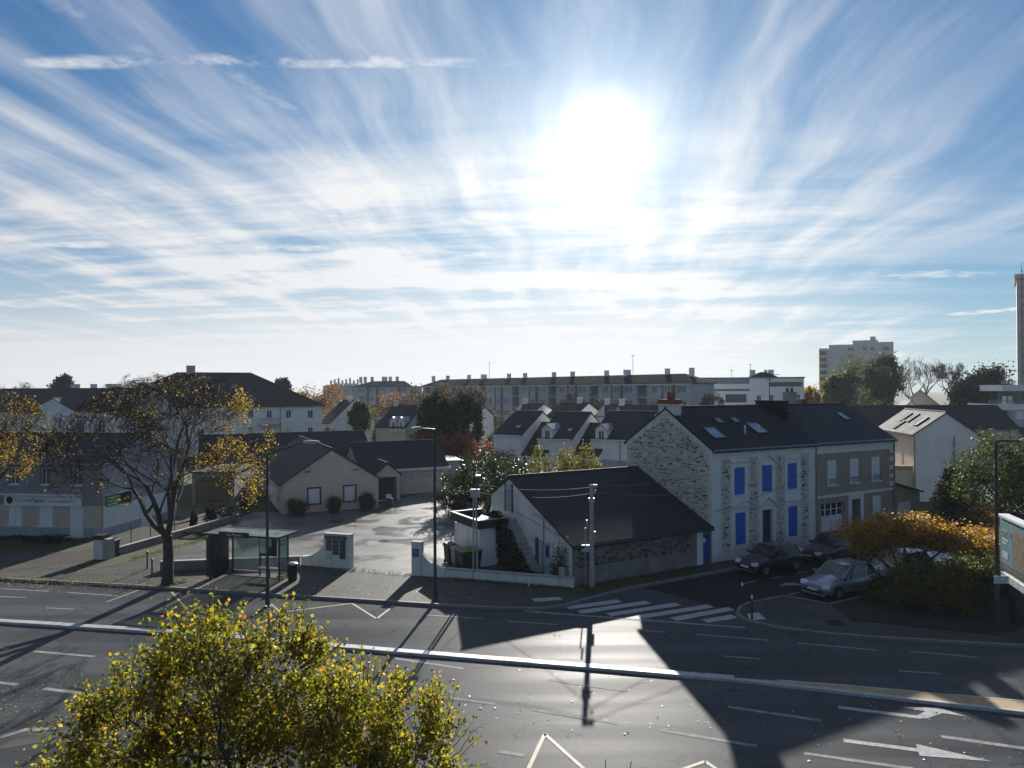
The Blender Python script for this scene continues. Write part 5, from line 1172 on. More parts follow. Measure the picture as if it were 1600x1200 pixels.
bollard('white-tipped bollard at the back of the crossing corner', gp(1160, 946, PV), 1.05, 'ink_white'); bollard('white-tipped bollard at the front of the crossing corner', gp(1175, 968, PV), 1.05, 'ink_white')
t = thing('marker_post', 'tiny white marker post below the low pale wall', 'marker', tuple(gp(826, 916, PV))); MB().lathe([(.05, -.02), (.05, .05), (.035, .2), (.035, .3)], (0, 0, 0), 8).build('post', 'ink_white', t, True); MB().lathe([(.045, .3), (.045, .34), (.02, .36)], (0, 0, 0), 8).build('cap', 'ink_white', t, True)
def tactile(label, pts):
    t = thing('tactile_paving', label, 'paving', (0, 0, 0)); P_ = [gp(u, v, PV) for u, v in pts]
    MB().poly([(p.x, p.y, PV + .006) for p in P_]).build('mat', 'paint_white', t); mb = MB()
    for i in range(10):
        for j in range(3):
            a = P_[0].lerp(P_[1], (i + .5) / 10); b = P_[3].lerp(P_[2], (i + .5) / 10); c = a.lerp(b, (j + .5) / 3); mb.lathe([(.025, 0), (.018, .006)], (c.x, c.y, PV + .0065), 6)
    mb.build('studs', 'paint_white', t, kind='stuff')
tactile('white tactile paving on the barn side of the crossing', [(836, 941), (879, 937), (873, 933), (831, 935)]); tactile('white tactile paving by the two bollards at the crossing', [(1172, 970), (1197, 967.5), (1186, 957), (1167, 959)])

mat('cast_iron', (.035, .035, .036), .85, .2, 4, .3, 60, spec=.1)
def manhole(label, loc):
    t = thing('manhole_cover', label, 'manhole', tuple(loc), 0, 'manhole covers'); MB().lathe([(.36, 0), (.36, .008), (.31, .008), (.31, .002)], (0, 0, 0), 24).build('rim', 'cast_iron', t); mb = MB().lathe([(.30, 0), (.30, .006)], (0, 0, 0), 24)
    for i in range(-2, 3): mb.box(-.2, .2, i * .1 - .02, i * .1 + .02, .0065, .012)
    mb.build('lid', 'cast_iron', t)
manhole('manhole cover on the dark corner pavement by the bollards', gp(1305, 973, PV + .006)); manhole('manhole cover on the sunlit parking lot', gp(600, 845, PV + .012))
# poles and wires
t = thing('utility_pole', 'twin slim pale poles with a lamp and box in front of the outhouse', 'utility pole', tuple(gp(742, 906, PV)))
MB().tube([(-.08, 0, -.05), (-.05, 0, 4.55)], .045, 8).build('pole', 'galv', t, True); MB().tube([(.12, .05, -.05), (.08, .05, 4.6)], .055, 8).build('pole', 'concrete', t, True)
MB().box(-.2, .28, -.14, .1, 4.3, 4.72).build('junction_box', 'galv', t); MB().tube([(.1, 0, 4.6), (.15, 0, 5.2), (.2, -.25, 5.45)], .03, 6).build('arm', 'black_metal', t, True)
MB().obox((.22, -.5, 5.47), (.12, 0, 0), (0, .3, 0), (0, 0, .04)).build('lamp_head', 'galv', t)
TB = gp(925, 916, PV)
t = thing('utility_pole', 'grey concrete utility pole in front of the barn roof', 'utility pole', tuple(TB))
MB().lathe([(.14, -.05), (.13, .5), (.09, 5.1)], (0, 0, 0), 10).build('pole', 'concrete', t, True)
MB().box(-.14, .14, -.14, .14, 4.2, 4.42).build('clamp', 'galv', t); MB().box(-.05, .28, -.05, .05, 5.0, 5.1).build('bracket', 'galv', t)
for z in (4.75, 4.95): MB().lathe([(.04, 0), (.06, .05), (.03, .1)], (.2, 0, z), 8).build('insulator', 'lamp_glass', t)
MB().box(.1, .2, -.06, .06, 2.3, 2.75).build('meter', 'galv', t)
t = thing('road_sign', 'small blue-white sign box on a slim post before the barn', 'sign', tuple(gp(915, 915, PV)))
MB().tube([(0, 0, -.05), (0, 0, 2.9)], .03, 8).build('post', 'galv', t, True); MB().box(-.2, .2, -.06, .06, 1.72, 2.0).build('sign_box', 'sign_blue', t); MB().box(-.21, .21, -.08, .08, 2.002, 2.05).build('sunlit_sign_top', 'ink_white', t); MB().box(.05, .12, -.05, .05, 2.9, 3.3).build('signal', 'galv', t)  # white top slab: sunlight on the sign box is put into its colour
t = thing('conduit_post', 'pair of leaning pale conduit posts at the barn corner', 'post', tuple(gp(900, 912, PV)))
MB().tube([(.1, 0, -.05), (-.08, 0, 1.6)], .035, 6).build('conduit', 'galv', t); MB().tube([(-.16, 0, -.05), (-.16, 0, 1.9)], .03, 6).build('conduit', 'galv', t); MB().box(-.1, .08, -.08, .05, 1.55, 1.85).build('box', 'galv', t)
def cable(label, a, b, sag, r_=.012):
    a, b = Vector(a), Vector(b); pts = [a.lerp(b, i / 14) - Vector((0, 0, sag * 4 * (i / 14) * (1 - i / 14))) for i in range(15)]
    tag(MB().tube(pts, r_, 5).build('overhead_cable', 'grey_metal'), label, 'cable', 'overhead cables')
tp = TB + Vector((.2, 0, 5.0)); pa = gp(742, 906, PV)
cable('upper cable from the concrete pole to the stone house corner', tp, hl(0.0, -.02, 5.1), .12); cable('lower cable from the concrete pole to the stone house wall', tp - Vector((0, 0, .3)), hl(-.0, -.02, 4.2), .2)
cable('cable from the concrete pole to the twin pale poles', tp, pa + Vector((.1, 0, 5.0)), .25); cable('slack cable from the concrete pole to the barn gable', tp - Vector((0, 0, .3)), hl(-9.66, 6.2, 3.9), .2)
cable('short cable from the twin poles to the loft door', pa + Vector((.1, 0, 4.6)), hl(-9.66, 6.9, 3.9), .1); cable('cable along the front of stone and taupe houses', hl(.1, -.1, 3.0), hl(8.9, -.12, 5.2), .35)

# billboard
b0 = at(1562, 806, 31); bd = Vector((-math.sin(rad(16.5)), -math.cos(rad(16.5)), 0)); BL_ = 4.0; zt_ = b0.z; zb_ = zt_ - 2.35
t = thing('billboard', 'large teal billboard on a dark post at the right edge', 'billboard', (b0.x, b0.y, 0), math.atan2(bd.y, bd.x))
# local x runs along the panel, local -y faces the road to the left
MB().box(0, BL_, 0, .3, zb_, zt_).build('case', 'aluminium', t); MB().box(-.06, BL_ + .06, -.08, .36, zt_ + .002, zt_ + .1).build('sunlit_cap', 'white_pvc', t)  # white cap: the sunlit top edge is put into its colour
ps = MB().box(.12, BL_ - .12, -.02, -.002, zb_ + .12, zt_ - .1).build('poster', 'poster_teal', t)
MB().box(1.5, 2.75, -.025, -.021, zb_ + .35, zt_ - .35).build('poster_figure', 'poster_tan', ps); MB().box(.12, BL_ - .12, -.026, -.0215, zb_ + .12, zb_ + .42).build('poster_band', 'poster_dark', ps)
text('DÉTAIL', .34, 'poster_pale', ps, (.3, -.03, zt_ - .75), UP); 
for z, l in ((zt_ - .95, .7), (zt_ - 1.1, .5)): MB().box(.3, .3 + l, -.028, -.021, z, z + .07).build('lettering', 'poster_pale', ps)
MB().box(.35, .95, -.028, -.021, zb_ + .65, zb_ + .92).build('poster_logo', 'poster_pale', ps); MB().box(.4, 2.4, -.03, -.027, zb_ + .24, zb_ + .31).build('lettering', 'poster_tan', ps)
MB().box(.25, BL_ - .1, -.06, .3, zb_ - .3, zb_ - .01).build('lower_panel', 'poster_pale', t); MB().box(.8, 1.4, .05, .25, -.05, zb_ - .301).build('leg', 'black_metal', t); MB().box(2.6, 3.2, .05, .25, -.05, zb_ - .301).build('leg', 'black_metal', t)
lb = gp(1559, 990, PV); t = thing('wall_sign', 'small white street sign with blue lettering on the right lamp post', 'sign', tuple(lb + Vector((.05, -.14, 2.05))), rad(-4))
MB().box(-.26, .3, -.012, .012, 0, .3).build('plate', 'ink_white', t); MB().box(-.1, .1, .0125, .06, .1, .2).build('bracket', 'galv', t); text('LE ROUTIER', .095, 'ink_blue', t, (-.23, -.016, .18), UP, ext=.002); text('CHOLET', .11, 'ink_blue', t, (-.2, -.016, .05), UP, ext=.002)

# ================================================================== PARKED CARS
def car(label, loc, rz, paint_, L=3.9, W=1.7, Hh=1.46, hatch=True, plate='plate'):
    """front at local -x; body lofted from cross sections"""
    t = thing('parked_car', label, 'car', tuple(loc), rz, 'cars parked in the side street')
    w2 = W / 2; f = L / 3.9
    # station: x, half width factor, bottom, shoulder height, top-centre height
    S = [(-1.95, .62, .34, .52, .56), (-1.88, .82, .24, .62, .68), (-1.7, .93, .2, .68, .78), (-1.3, .985, .18, .74, .88), (-.9, 1, .18, .80, .95), (-.6, 1, .18, .84, .99), (.4, 1, .18, .88, .98), (1.2, 1, .18, .91, .99), (1.6, .98, .2, .92, 1.0), (1.82, .93, .26, .9, .98), (1.93, .8, .36, .84, .9), (1.96, .66, .46, .7, .74)]
    mb = MB(); rings = []
    for x, k_, zb0, zs, zt0 in S:
        hw = w2 * k_; x *= f
        half = [(hw * .80, zb0), (hw * .985, zb0 + .1), (hw, (zb0 + zs) / 2), (hw * .985, zs - .04), (hw * .93, zs + .02), (hw * .60, (zs * .35 + zt0 * .65)), (0, zt0)]
        rings.append([(x, -y, z) for y, z in half] + [(x, y, z) for y, z in half[-2::-1]])
    for A, B in zip(rings, rings[1:]):
        b = len(mb.v); n = len(A); mb.v += A + B
        for i in range(n): j = (i + 1) % n; mb.f.append((b + i, b + j, b + n + j, b + n + i))
    mb.poly(rings[0]).poly(rings[-1][::-1])
    body = mb.build('body', paint_, t, True)
    # greenhouse: glass all round under a painted roof with pillars
    B_ = [(-.82 * f, .80), (-.2 * f, .87), (.7 * f, .88), (1.75 * f, .82)]; R_ = [(-.05 * f, .62), (.25 * f, .66), (.95 * f, .66), (1.42 * f, .60)]
    zb0 = .90; zr_ = Hh - .05
    lo = [(x, -y * w2 / .85 * .93, zb0) for x, y in B_] + [(x, y * w2 / .85 * .93, zb0) for x, y in B_[::-1]]
    hi = [(x, -y * w2 / .85, zr_) for x, y in R_] + [(x, y * w2 / .85, zr_) for x, y in R_[::-1]]
    n = 8; mb = MB(); mb.v = lo + hi; mb.f = [(i, (i + 1) % n, n + (i + 1) % n, n + i) for i in range(n)] + [tuple(range(n, 2 * n))]
    gl = mb.build('windows', 'car_glass', t)
    top = [(x, y, z + .004) for x, y, z in hi]; crown = [(x * .82 + .12 * f, y * .72, Hh) for x, y, z in hi]
    mb = MB(); mb.v = top + crown; mb.f = [(i, (i + 1) % n, n + (i + 1) % n, n + i) for i in range(n)] + [tuple(range(n, 2 * n))]
    for i, rr in ((0, .03), (1, .022), (2, .035), (3, .045), (7, .03), (6, .022), (5, .035), (4, .045)):
        mb.tube([Vector(lo[i]) + Vector((0, 0, -.02)), Vector(hi[i])], rr, 6)
    mb.build('roof', paint_, t, True)
    wx = (-1.22 * f, 1.25 * f)
    for x in wx:
        for s_ in (-1, 1):
            y = s_ * (w2 - .1)
            ar = MB().tube([(x, s_ * (w2 - .2), .31), (x, s_ * (w2 + .004), .31)], .37, 18).build('wheel_arch', 'black_plastic', t)
            ty = MB().tube([(x, y - s_ * .09, .3), (x, y + s_ * .105, .3)], .3, 20).build('tyre', 'tyre', t, True)
            rm_ = MB().tube([(x, y + s_ * .1, .3), (x, y + s_ * .116, .3)], .2, 14)
            for q in range(5): a = q * 1.2566; rm_.obox((x + math.cos(a) * .1, y + s_ * .118, .3 + math.sin(a) * .1), (math.cos(a) * .09, 0, math.sin(a) * .09), (0, .006, 0), (-math.sin(a) * .025, 0, math.cos(a) * .025))
            rm_.build('rim', 'rim', t)
    for s_ in (-1, 1):
        MB().obox((-1.83 * f, s_ * w2 * .66, .655), (.09, s_ * .05, .02), (-.04, s_ * .17, .01), (.02, 0, .065)).build('headlight', 'lamp_glass', t, True)
        MB().obox((1.9 * f, s_ * w2 * .78, .82), (.06, 0, 0), (0, .09, 0), (0, 0, .12)).build('tail_light', 'brick_red', t)
        MB().obox((-.62 * f, s_ * (w2 + .06), .98), (.06, 0, 0), (0, .09, 0), (0, 0, .06)).build('mirror', paint_, t)
        MB().obox((-.1 * f, s_ * (w2 * .995), .78), (.08, 0, 0), (0, .012, 0), (0, 0, .015)).obox((.75 * f, s_ * (w2 * .995), .8), (.08, 0, 0), (0, .012, 0), (0, 0, .015)).build('door_handle', 'black_plastic', t)
    MB().obox((-1.93 * f, 0, .34), (.03, 0, 0), (0, w2 * .62, 0), (0, 0, .09)).build('grille', 'black_plastic', t)
    pl_ = MB().obox((-1.985 * f, 0, .47), (.012, 0, 0), (0, .26, 0), (0, 0, .055)).build('number_plate', plate, t)
    MB().obox((-1.92 * f, 0, .25), (.06, 0, 0), (0, w2 * .7, 0), (0, 0, .03)).build('bumper_lip', 'grey_metal' if paint_ != 'paint_silver' else 'paint_car_white', t)
    return t
cz = .02
car('black hatchback parked at the stone house door', hl(1.75, -2.55, .005), FA, 'paint_black', 3.75, 1.65, 1.44)
car('dark estate car parked in front of the white garage door', hl(6.9, -2.6, .005), FA, 'paint_navy', 4.1, 1.7, 1.5, plate='plate_yellow')
car('silver-blue hatchback parked beside the orange maple bed', hl(1.35, -7.2, .005), FA, 'paint_silver', 4.0, 1.74, 1.45)
car('grey-blue car parked behind the silver-blue hatchback', hl(6.0, -7.1, .005), FA, 'paint_slate', 4.2, 1.74, 1.5)
car('pale car half hidden behind the orange maple', hl(10.8, -7.1, .005), FA, 'paint_car_white', 4.2, 1.74, 1.5)

# ================================================================== TREES AND SHRUBS
def on(u, v, Y, z=.08): p = at(u, v, Y); return Vector((p.x, p.y, z))
# foreground tree: yellow-green crown seen from above
ft = tree('foreground_tree', 'big yellow-green autumn tree filling the lower left foreground', (-5.1, 13.6, .05), 6.3, 3.2, (4.0, 2.4, 2.7), 0, .1, 'leaf_fore', seed=5, tr=.16, lev=4, nk=3, trunk_h=1.4)
lobes = [((-1.0, .2, 4.45), (1.05, 1.4, 1.4), 3600), ((.55, .1, 4.3), (1.05, 1.4, 1.3), 3600), ((2.25, 0, 3.5), (.95, 1.4, 1.2), 3400), ((3.45, -.2, 2.75), (.8, 1.3, 1.4), 3000), ((-2.25, 0, 3.35), (1.0, 1.4, 1.25), 3400), ((-3.3, -.2, 2.3), (.8, 1.2, .95), 2200), ((.2, -.6, 2.9), (2.6, 1.7, 1.4), 8000), ((2.2, -.7, 2.0), (1.9, 1.5, 1.5), 5200), ((-2.0, -.7, 1.8), (2.0, 1.5, 1.4), 4600), ((1.45, .3, 3.4), (1.3, 1.3, 1.2), 3200)]
P_ = [clumps(int(n_ * 1.6), c_, r_, 34, .22, .5) for c_, r_, n_ in lobes]; mb = MB()
for c_, r_, n_ in lobes[:6]:
    for _ in range(34):
        d = Vector((RN.gauss(0, 1), RN.gauss(0, 1), abs(RN.gauss(0, .9)) + .15)).normalized(); a = Vector(c_) + Vector((d.x * r_[0], d.y * r_[1], d.z * r_[2])) * .8
        e = a + (d + Vector((RN.uniform(-.3, .3), RN.uniform(-.3, .3), .5))).normalized() * RN.uniform(.3, .75); mid_ = a.lerp(e, .5) + Vector((RN.uniform(-.05, .05), RN.uniform(-.05, .05), .02))
        mb.tube([a.lerp(Vector(c_), .4), a, mid_, e], [.012, .009, .006, .003], 4)
        P_.append(np.array([tuple(a.lerp(e, RN.random() ** .8) + Vector((RN.gauss(0, .05), RN.gauss(0, .05), RN.gauss(0, .05)))) for _ in range(RN.randint(5, 16))]))
mb.build('shoots', 'bark', ft, kind='stuff'); P_ = np.concatenate(P_)
leafmesh('crown', P_, np.full(len(P_), .078), 'leaf_fore', ft, .75)
# the half bare tree on the pavement: leaves are left mostly on its right-hand side
tree('street_tree', 'half bare street tree with yellow leaves left on its right side', tuple(gp(262, 913, PV)), 12.8, 6.7, (6.0, 4.4, 4.1), 5600, .09, 'leaf_yellow', bare=True, seed=23, trunk_h=2.5, tr=.27, lev=6, nk=3, wide=True, rmin=.014,
     leafsel=lambda p: .9 if p.x > 2.6 + .5 * math.sin(p.z * 2) else (.2 if p.z < 5.5 else .07), bark='bark', tropism=.035)
tree('street_tree', 'street tree with yellow leaves at the left picture edge', tuple(gp(-62, 905, PV)), 10.6, 6.9, (4.9, 3.8, 3.5), 11000, .09, 'leaf_yellow', bare=True, seed=31, trunk_h=2.6, tr=.24, lev=6, rmin=.011, nk=3, leafsel=lambda p: .8 if p.z < 7.2 else .3, tropism=.05)
# sapling whose shoot tips reach into the lower picture edge
t = thing('sapling', 'two bare sapling shoots poking up at the lower picture edge', 'tree', (1.62, 12.0, .05)); MB().tube([(0, 0, -.05), (.02, 0, 1.2), (0, 0, 2.2)], [.05, .04, .03], 7).build('trunk', 'bark', t, True)
MB().tube([(0, 0, 2.2), (-.06, 0, 3.0), (-.08, 0, 3.72)], [.025, .015, .006], 5).tube([(0, 0, 2.1), (.2, .05, 2.9), (.37, .05, 3.66)], [.02, .014, .006], 5).tube([(.28, .05, 3.2), (.3, .05, 3.55)], [.008, .004], 4).build('shoot', 'bark', t)
# orange maple and the planting below it
mp = thing('maple', 'spreading orange and gold maple over the planting bed', 'tree', tuple(gp(1408, 918, PV)))
mb = MB()
for q in ((-2.0, .6, 2.3), (-.9, -.3, 2.6), (.5, .4, 2.7), (1.8, -.2, 2.5), (3.2, .3, 2.3), (-.2, .9, 2.2)): mb.tube([(q[0] * .06, q[1] * .1, -.05), (q[0] * .3 + .1, q[1] * .4, 1.0), Vector(q) * .7 + Vector((0, 0, .2)), q], [.085, .07, .045, .012], 7)
mb.build('trunk', 'bark', mp, True)
P_ = np.concatenate([clumps(n_, c_, r_, nc_, .3, .2) for c_, r_, n_, nc_ in (((-1.6, .2, 2.45), (1.5, 1.6, 1.0), 6500, 34), ((.4, .3, 2.85), (1.7, 1.8, 1.0), 7200, 34), ((2.4, .2, 2.5), (1.9, 1.7, .95), 7200, 34), ((4.1, .1, 2.1), (1.0, 1.3, .85), 3200, 20))])
leafmesh('crown', P_, np.full(len(P_), .105), 'leaf_maple', mp, .7, .3)
for i, (u, v, r_, n_, m_, lb) in enumerate([(1365, 938, (1.0, .9, .55), 2600, 'leaf_green', 'low dark shrub at the tip of the planting bed'), (1425, 948, (1.5, 1.1, .95), 5200, 'leaf_olive', 'dark green shrub mound under the maple stems'), (1490, 955, (1.5, 1.2, 1.1), 5600, 'leaf_olive', 'olive shrub mound under the right side of the maple'),
        (1540, 950, (1.1, 1.1, 1.15), 4400, 'leaf_green', 'rounded shrub beside the right lamp post'), (1470, 915, (1.4, 1.1, .75), 3200, 'leaf_olive', 'olive shrub behind the maple stems'), (1545, 900, (1.4, 1.2, 1.0), 3200, 'leaf_olive', 'loose shrub behind the right lamp post')]):
    shrub('shrub', lb, 'shrub', tuple(gp(u, v, PV)), r_, n_, .1, m_, group='shrubs in the planting bed')
# conifer in tiers
cf = thing('conifer', 'dark blue-green young conifer behind the maple', 'tree', tuple(on(1488, 800, 49)))
MB().tube([(0, 0, -.05), (0, 0, 2.2), (0, 0, 4.55)], [.12, .07, .012], 8).build('trunk', 'bark', cf, True)
pts = []; mb = MB()
for tz_ in np.linspace(.5, 4.3, 15):
    Rr = 1.95 * (1 - tz_ / 4.75) ** .85 + .08
    for a in np.linspace(0, 6.283, 11)[:-1] + NP.uniform(0, 1):
        rl_ = Rr * NP.uniform(.75, 1.15); mb.tube([(0, 0, tz_), (math.cos(a) * rl_, math.sin(a) * rl_, tz_ - rl_ * .16)], [.02, .006], 4)
        for q in NP.uniform(.12, 1.0, 130): pts.append((math.cos(a) * rl_ * q + NP.normal() * .1, math.sin(a) * rl_ * q + NP.normal() * .1, tz_ - rl_ * q * .16 + NP.normal() * .06))
mb.build('limbs', 'bark', cf); leafmesh('needles', pts, np.full(len(pts), .17), 'leaf_conifer', cf, .4)
tree('leafy_tree', 'loose leafy tree rising behind the right lamp post', tuple(on(1568, 800, 45)), 6.9, 4.3, (3.0, 2.8, 2.5), 9000, .15, 'leaf_green', seed=8, tr=.14, lev=4, nc=60, spread=.22, trunk_h=1.3)
tree('leafy_tree', 'second loose tree at the far right behind the billboard', tuple(on(1640, 800, 42)), 6.4, 4.0, (2.9, 2.6, 2.4), 8000, .15, 'leaf_green', seed=9, tr=.14, lev=4, nc=60, spread=.22, trunk_h=1.3)
for i, (u, Y, r_) in enumerate(((1530, 47, (1.4, 1.2, 1.1)), (1580, 40, (1.3, 1.2, 1.0)))): shrub('shrub', ('rusty brown shrub right of the conifer', 'rusty brown shrub behind the billboard')[i], 'shrub', tuple(on(u, 800, Y)), r_, 2600, .12, 'leaf_orange')

# shrubs round the parking lot
for i, (u, v, r_, lb) in enumerate([(464, 806, (.85, .5, .72), 'clipped twiggy bush left of the left roller blind'), (523, 801.5, (.6, .5, .72), 'clipped twiggy bush between the two roller blinds'), (573, 798, (.75, .5, .8), 'clipped twiggy bush right of the right roller blind')]):
    shrub('clipped_bush', lb, 'bush', tuple(gp(u, v, PV)), r_, 5200, .085, 'leaf_brown', nc=60, stems=14, hollow=.3, bark='bark_pale', group='clipped bushes along the bungalow gable')
for i, (u, v, Y, r_, n_, sz, m_, lb) in enumerate([
        (722, 0, 58, (1.9, 1.5, 2.0), 5200, .15, 'leaf_glossy', 'glossy evergreen shrub nearest the bungalow wing'), (760, 0, 60, (2.3, 1.8, 2.45), 6500, .15, 'leaf_glossy', 'tall glossy evergreen shrub glittering behind the barn gable'), (803, 0, 58, (1.7, 1.5, 2.3), 4800, .15, 'leaf_glossy', 'glossy evergreen shrub right behind the barn ridge end'),
        (700, 0, 56, (1.3, .9, 1.0), 2600, .11, 'leaf_dark', 'dark hedge bush at the lot edge by the bungalow'), (725, 0, 55, (1.3, .9, 1.05), 2600, .11, 'leaf_dark', 'dark hedge bush in the middle of the lot edge'), (752, 0, 54, (1.3, .9, 1.1), 2600, .11, 'leaf_dark', 'dark hedge bush at the lot edge by the outhouse'), (770, 0, 51, (1.0, .9, 1.2), 2200, .11, 'leaf_dark', 'dark hedge bush against the back of the barn gable'),
        (848, 0, 55, (1.5, 1.2, 2.75), 4400, .15, 'leaf_olive', 'yellow-green shrub left above the barn ridge'), (882, 0, 56, (1.4, 1.2, 2.75), 4400, .15, 'leaf_olive', 'yellow-green shrub in the middle above the barn ridge'), (918, 0, 54, (1.3, 1.1, 2.85), 4200, .15, 'leaf_olive', 'tallest yellow-green shrub above the barn ridge'),
        (668, 0, 82, (2.6, 2.0, 2.6), 5200, .2, 'leaf_red', 'red-leaved shrub left of the tall lamp post head'), (706, 0, 84, (2.6, 2.0, 2.5), 5200, .2, 'leaf_red', 'dark red shrub in front of the cypresses'), (742, 0, 84, (2.4, 2.0, 2.4), 4600, .2, 'leaf_red', 'brownish red shrub right of the cypresses'),
        (790, 0, 74, (2.2, 2.0, 1.9), 4200, .18, 'leaf_green', 'soft green shrub before the first terrace house'), (775, 0, 88, (1.8, 1.6, 2.4), 3200, .2, 'leaf_dark', 'dark shrub beside the first terrace house gutter'),
        (605, 0, 105, (2.6, 2, 2.7), 3600, .25, 'leaf_olive', 'hazy green shrub left of the blue-roofed cottage'), (513, 0, 108, (1.6, 1.4, 2.2), 2600, .2, 'leaf_green', 'green bush at the corner of the big white building'), (552, 0, 92, (1.2, 1.2, 1.9), 2000, .2, 'leaf_yellow', 'small golden bush below the pine')]):
    shrub('shrub', lb, 'shrub', tuple(on(u, 700, Y)), r_, n_, sz, m_, nc=40, spread=.24)
# drive side hedge and ivy posts at the left
for i, (u, v, r_, lb) in enumerate([(352, 815, (1.25, .7, .8), 'dark clipped hedge block at the end of the drive'), (330, 818, (.6, .5, .65), 'dark hedge stump left of the hedge block'), (302, 824, (.28, .25, .6), 'narrow ivy column beside the sunlit drive'), (385, 800, (1.2, .8, .7), 'dark hedge between drive and bungalow'), (60, 848, (2.6, .5, .3), 'low dark shrubbery under the shop front'), (335, 838, (2.2, .5, .22), 'dark ground hedge along the garden bed')]):
    shrub('hedge', lb, 'hedge', tuple(gp(u, v, PV)), r_, 2600, .09, 'leaf_dark', nc=60, spread=.2, hollow=.3)
for i, (u, v, lb) in enumerate(((205, 852, 'thin fence post nearest the utility cabinet'), (235, 843, 'thin fence post in the garden bed middle'), (273, 832, 'thin fence post near the sunlit drive'))):
    t = thing('fence_post', lb, 'post', tuple(gp(u, v, PV)), 0, 'garden fence posts'); MB().tube([(0, 0, -.05), (0, 0, 1.3)], .03, 6).build('post', 'black_metal', t); MB().lathe([(.035, 1.3), (.04, 1.33), (.01, 1.36)], (0, 0, 0), 6).build('cap', 'black_metal', t)
g0, g1 = gp(180, 869, PV), gp(376, 812, PV); d_ = g1 - g0
t = thing('garden_wall', 'low dark garden wall between pavement and soil bed', 'wall', tuple(g0), math.atan2(d_.y, d_.x))
MB().box(0, d_.length, 0, .2, -.02, .42).build('wall', 'barn_wall', t); MB().box(-.02, d_.length, -.02, .22, .421, .47).build('coping', 'concrete', t)
t = thing('lot_sign', 'small white notice board on a green box at the bungalow porch', 'sign', tuple(gp(608, 792, PV))); MB().box(-.3, .3, -.2, .2, 0, .75).build('box', 'door_dark', t); MB().box(-.22, .22, -.23, -.2, .76, 1.1).build('board', 'ink_white', t)
t = thing('garden_shed', 'pale flat shed roof beside the bungalow wing', 'shed', tuple(on(686, 740, 71)), rad(20)); MB().box(0, 2.2, 0, 3, 0, 2.7).build('wall', 'plinth', t); MB().slab([(-.15, -.15, 2.85), (2.35, -.15, 2.85), (2.35, 3.15, 3.0), (-.15, 3.15, 3.0)], .1, (0, 0, 1)).build('roof', 'galv', t)

# cypresses, pine, far trees
for i, (u, r_, lb) in enumerate(((682, (2.6, 2.4, 4.6), 'left of the two dense dark cypresses'), (726, (2.6, 2.5, 4.8), 'right of the two dense dark cypresses'))):
    t = tree('cypress', lb, tuple(on(u, 700, 90)), 9.8, 5.0, r_, 0, .2, 'leaf_dark', seed=40 + i, tr=.25, lev=2, group='dark cypresses'); leafmesh('crown', clumps(20000, (0, 0, 5.0), r_, 220, .15, .6), np.full(20000, .27), 'leaf_dark', t, .5)
far = [('pine_tree', 'green pine beside the white-gabled cottage', 562, 632, 105, 16, 'leaf_green', False, 5), ('autumn_tree', 'orange autumn tree right of the black hipped roof', 480, 606, 160, 30, 'leaf_orange', False, 6), ('autumn_tree', 'rusty autumn tree in front of the far block', 520, 604, 165, 34, 'leaf_orange', False, 7),
       ('autumn_tree', 'thin brown tree before the small apartment block', 615, 612, 150, 24, 'leaf_orange', False, 8), ('autumn_tree', 'brown tree left of the long block roof', 648, 606, 150, 30, 'leaf_brown', False, 9), ('autumn_tree', 'thin brown trees over the cypress tops', 700, 598, 145, 36, 'leaf_brown', False, 10),
       ('autumn_tree', 'brown tree at the long block beside the cypress', 740, 604, 140, 26, 'leaf_brown', False, 11), ('bare_tree', 'bare tree before the middle of the long block', 888, 614, 135, 26, 'leaf_brown', True, 12), ('bare_tree', 'bare tree with few brown leaves before the block centre', 935, 616, 132, 22, 'leaf_brown', True, 13),
       ('bare_tree', 'bare tree before the right end of the long block', 1030, 618, 122, 22, 'leaf_brown', True, 14), ('bare_tree', 'bare tree before the modern apartments', 1112, 610, 125, 20, 'leaf_brown', True, 15),
       ('round_tree', 'dense round tree below the high-rise', 1345, 566, 150, 40, 'leaf_green', False, 16), ('round_tree', 'dense green tree right below the high-rise', 1382, 561, 146, 26, 'leaf_green', False, 17), ('round_tree', 'yellow-green tree left below the high-rise', 1308, 588, 150, 22, 'leaf_olive', False, 18), ('autumn_tree', 'golden tree at the white modern apartments corner', 1268, 602, 150, 14, 'leaf_yellow', False, 19),
       ('bare_tree', 'tall bare round-crowned tree right of the high-rise', 1441, 551, 125, 34, 'leaf_brown', True, 20), ('bare_tree', 'smaller bare round-crowned tree before the dark pine', 1487, 563, 122, 24, 'leaf_brown', True, 21), ('pine_tree', 'dark umbrella pine left of the tower', 1548, 571, 128, 30, 'leaf_dark', False, 22), ('pine_tree', 'dark tree between the bare trees and umbrella pine', 1515, 592, 130, 24, 'leaf_dark', False, 23),
       ('bare_tree', 'bare tree tops behind the long white building', 225, 578, 135, 46, 'leaf_brown', True, 24), ('bare_tree', 'bare twiggy tree at the far left skyline', 28, 594, 130, 34, 'leaf_brown', True, 25), ('pine_tree', 'small dark tree poking above the left roofs', 97, 586, 150, 14, 'leaf_dark', False, 26), ('pine_tree', 'lone cedar top right of the black hipped roof', 441, 594, 170, 13, 'leaf_dark', False, 27)]
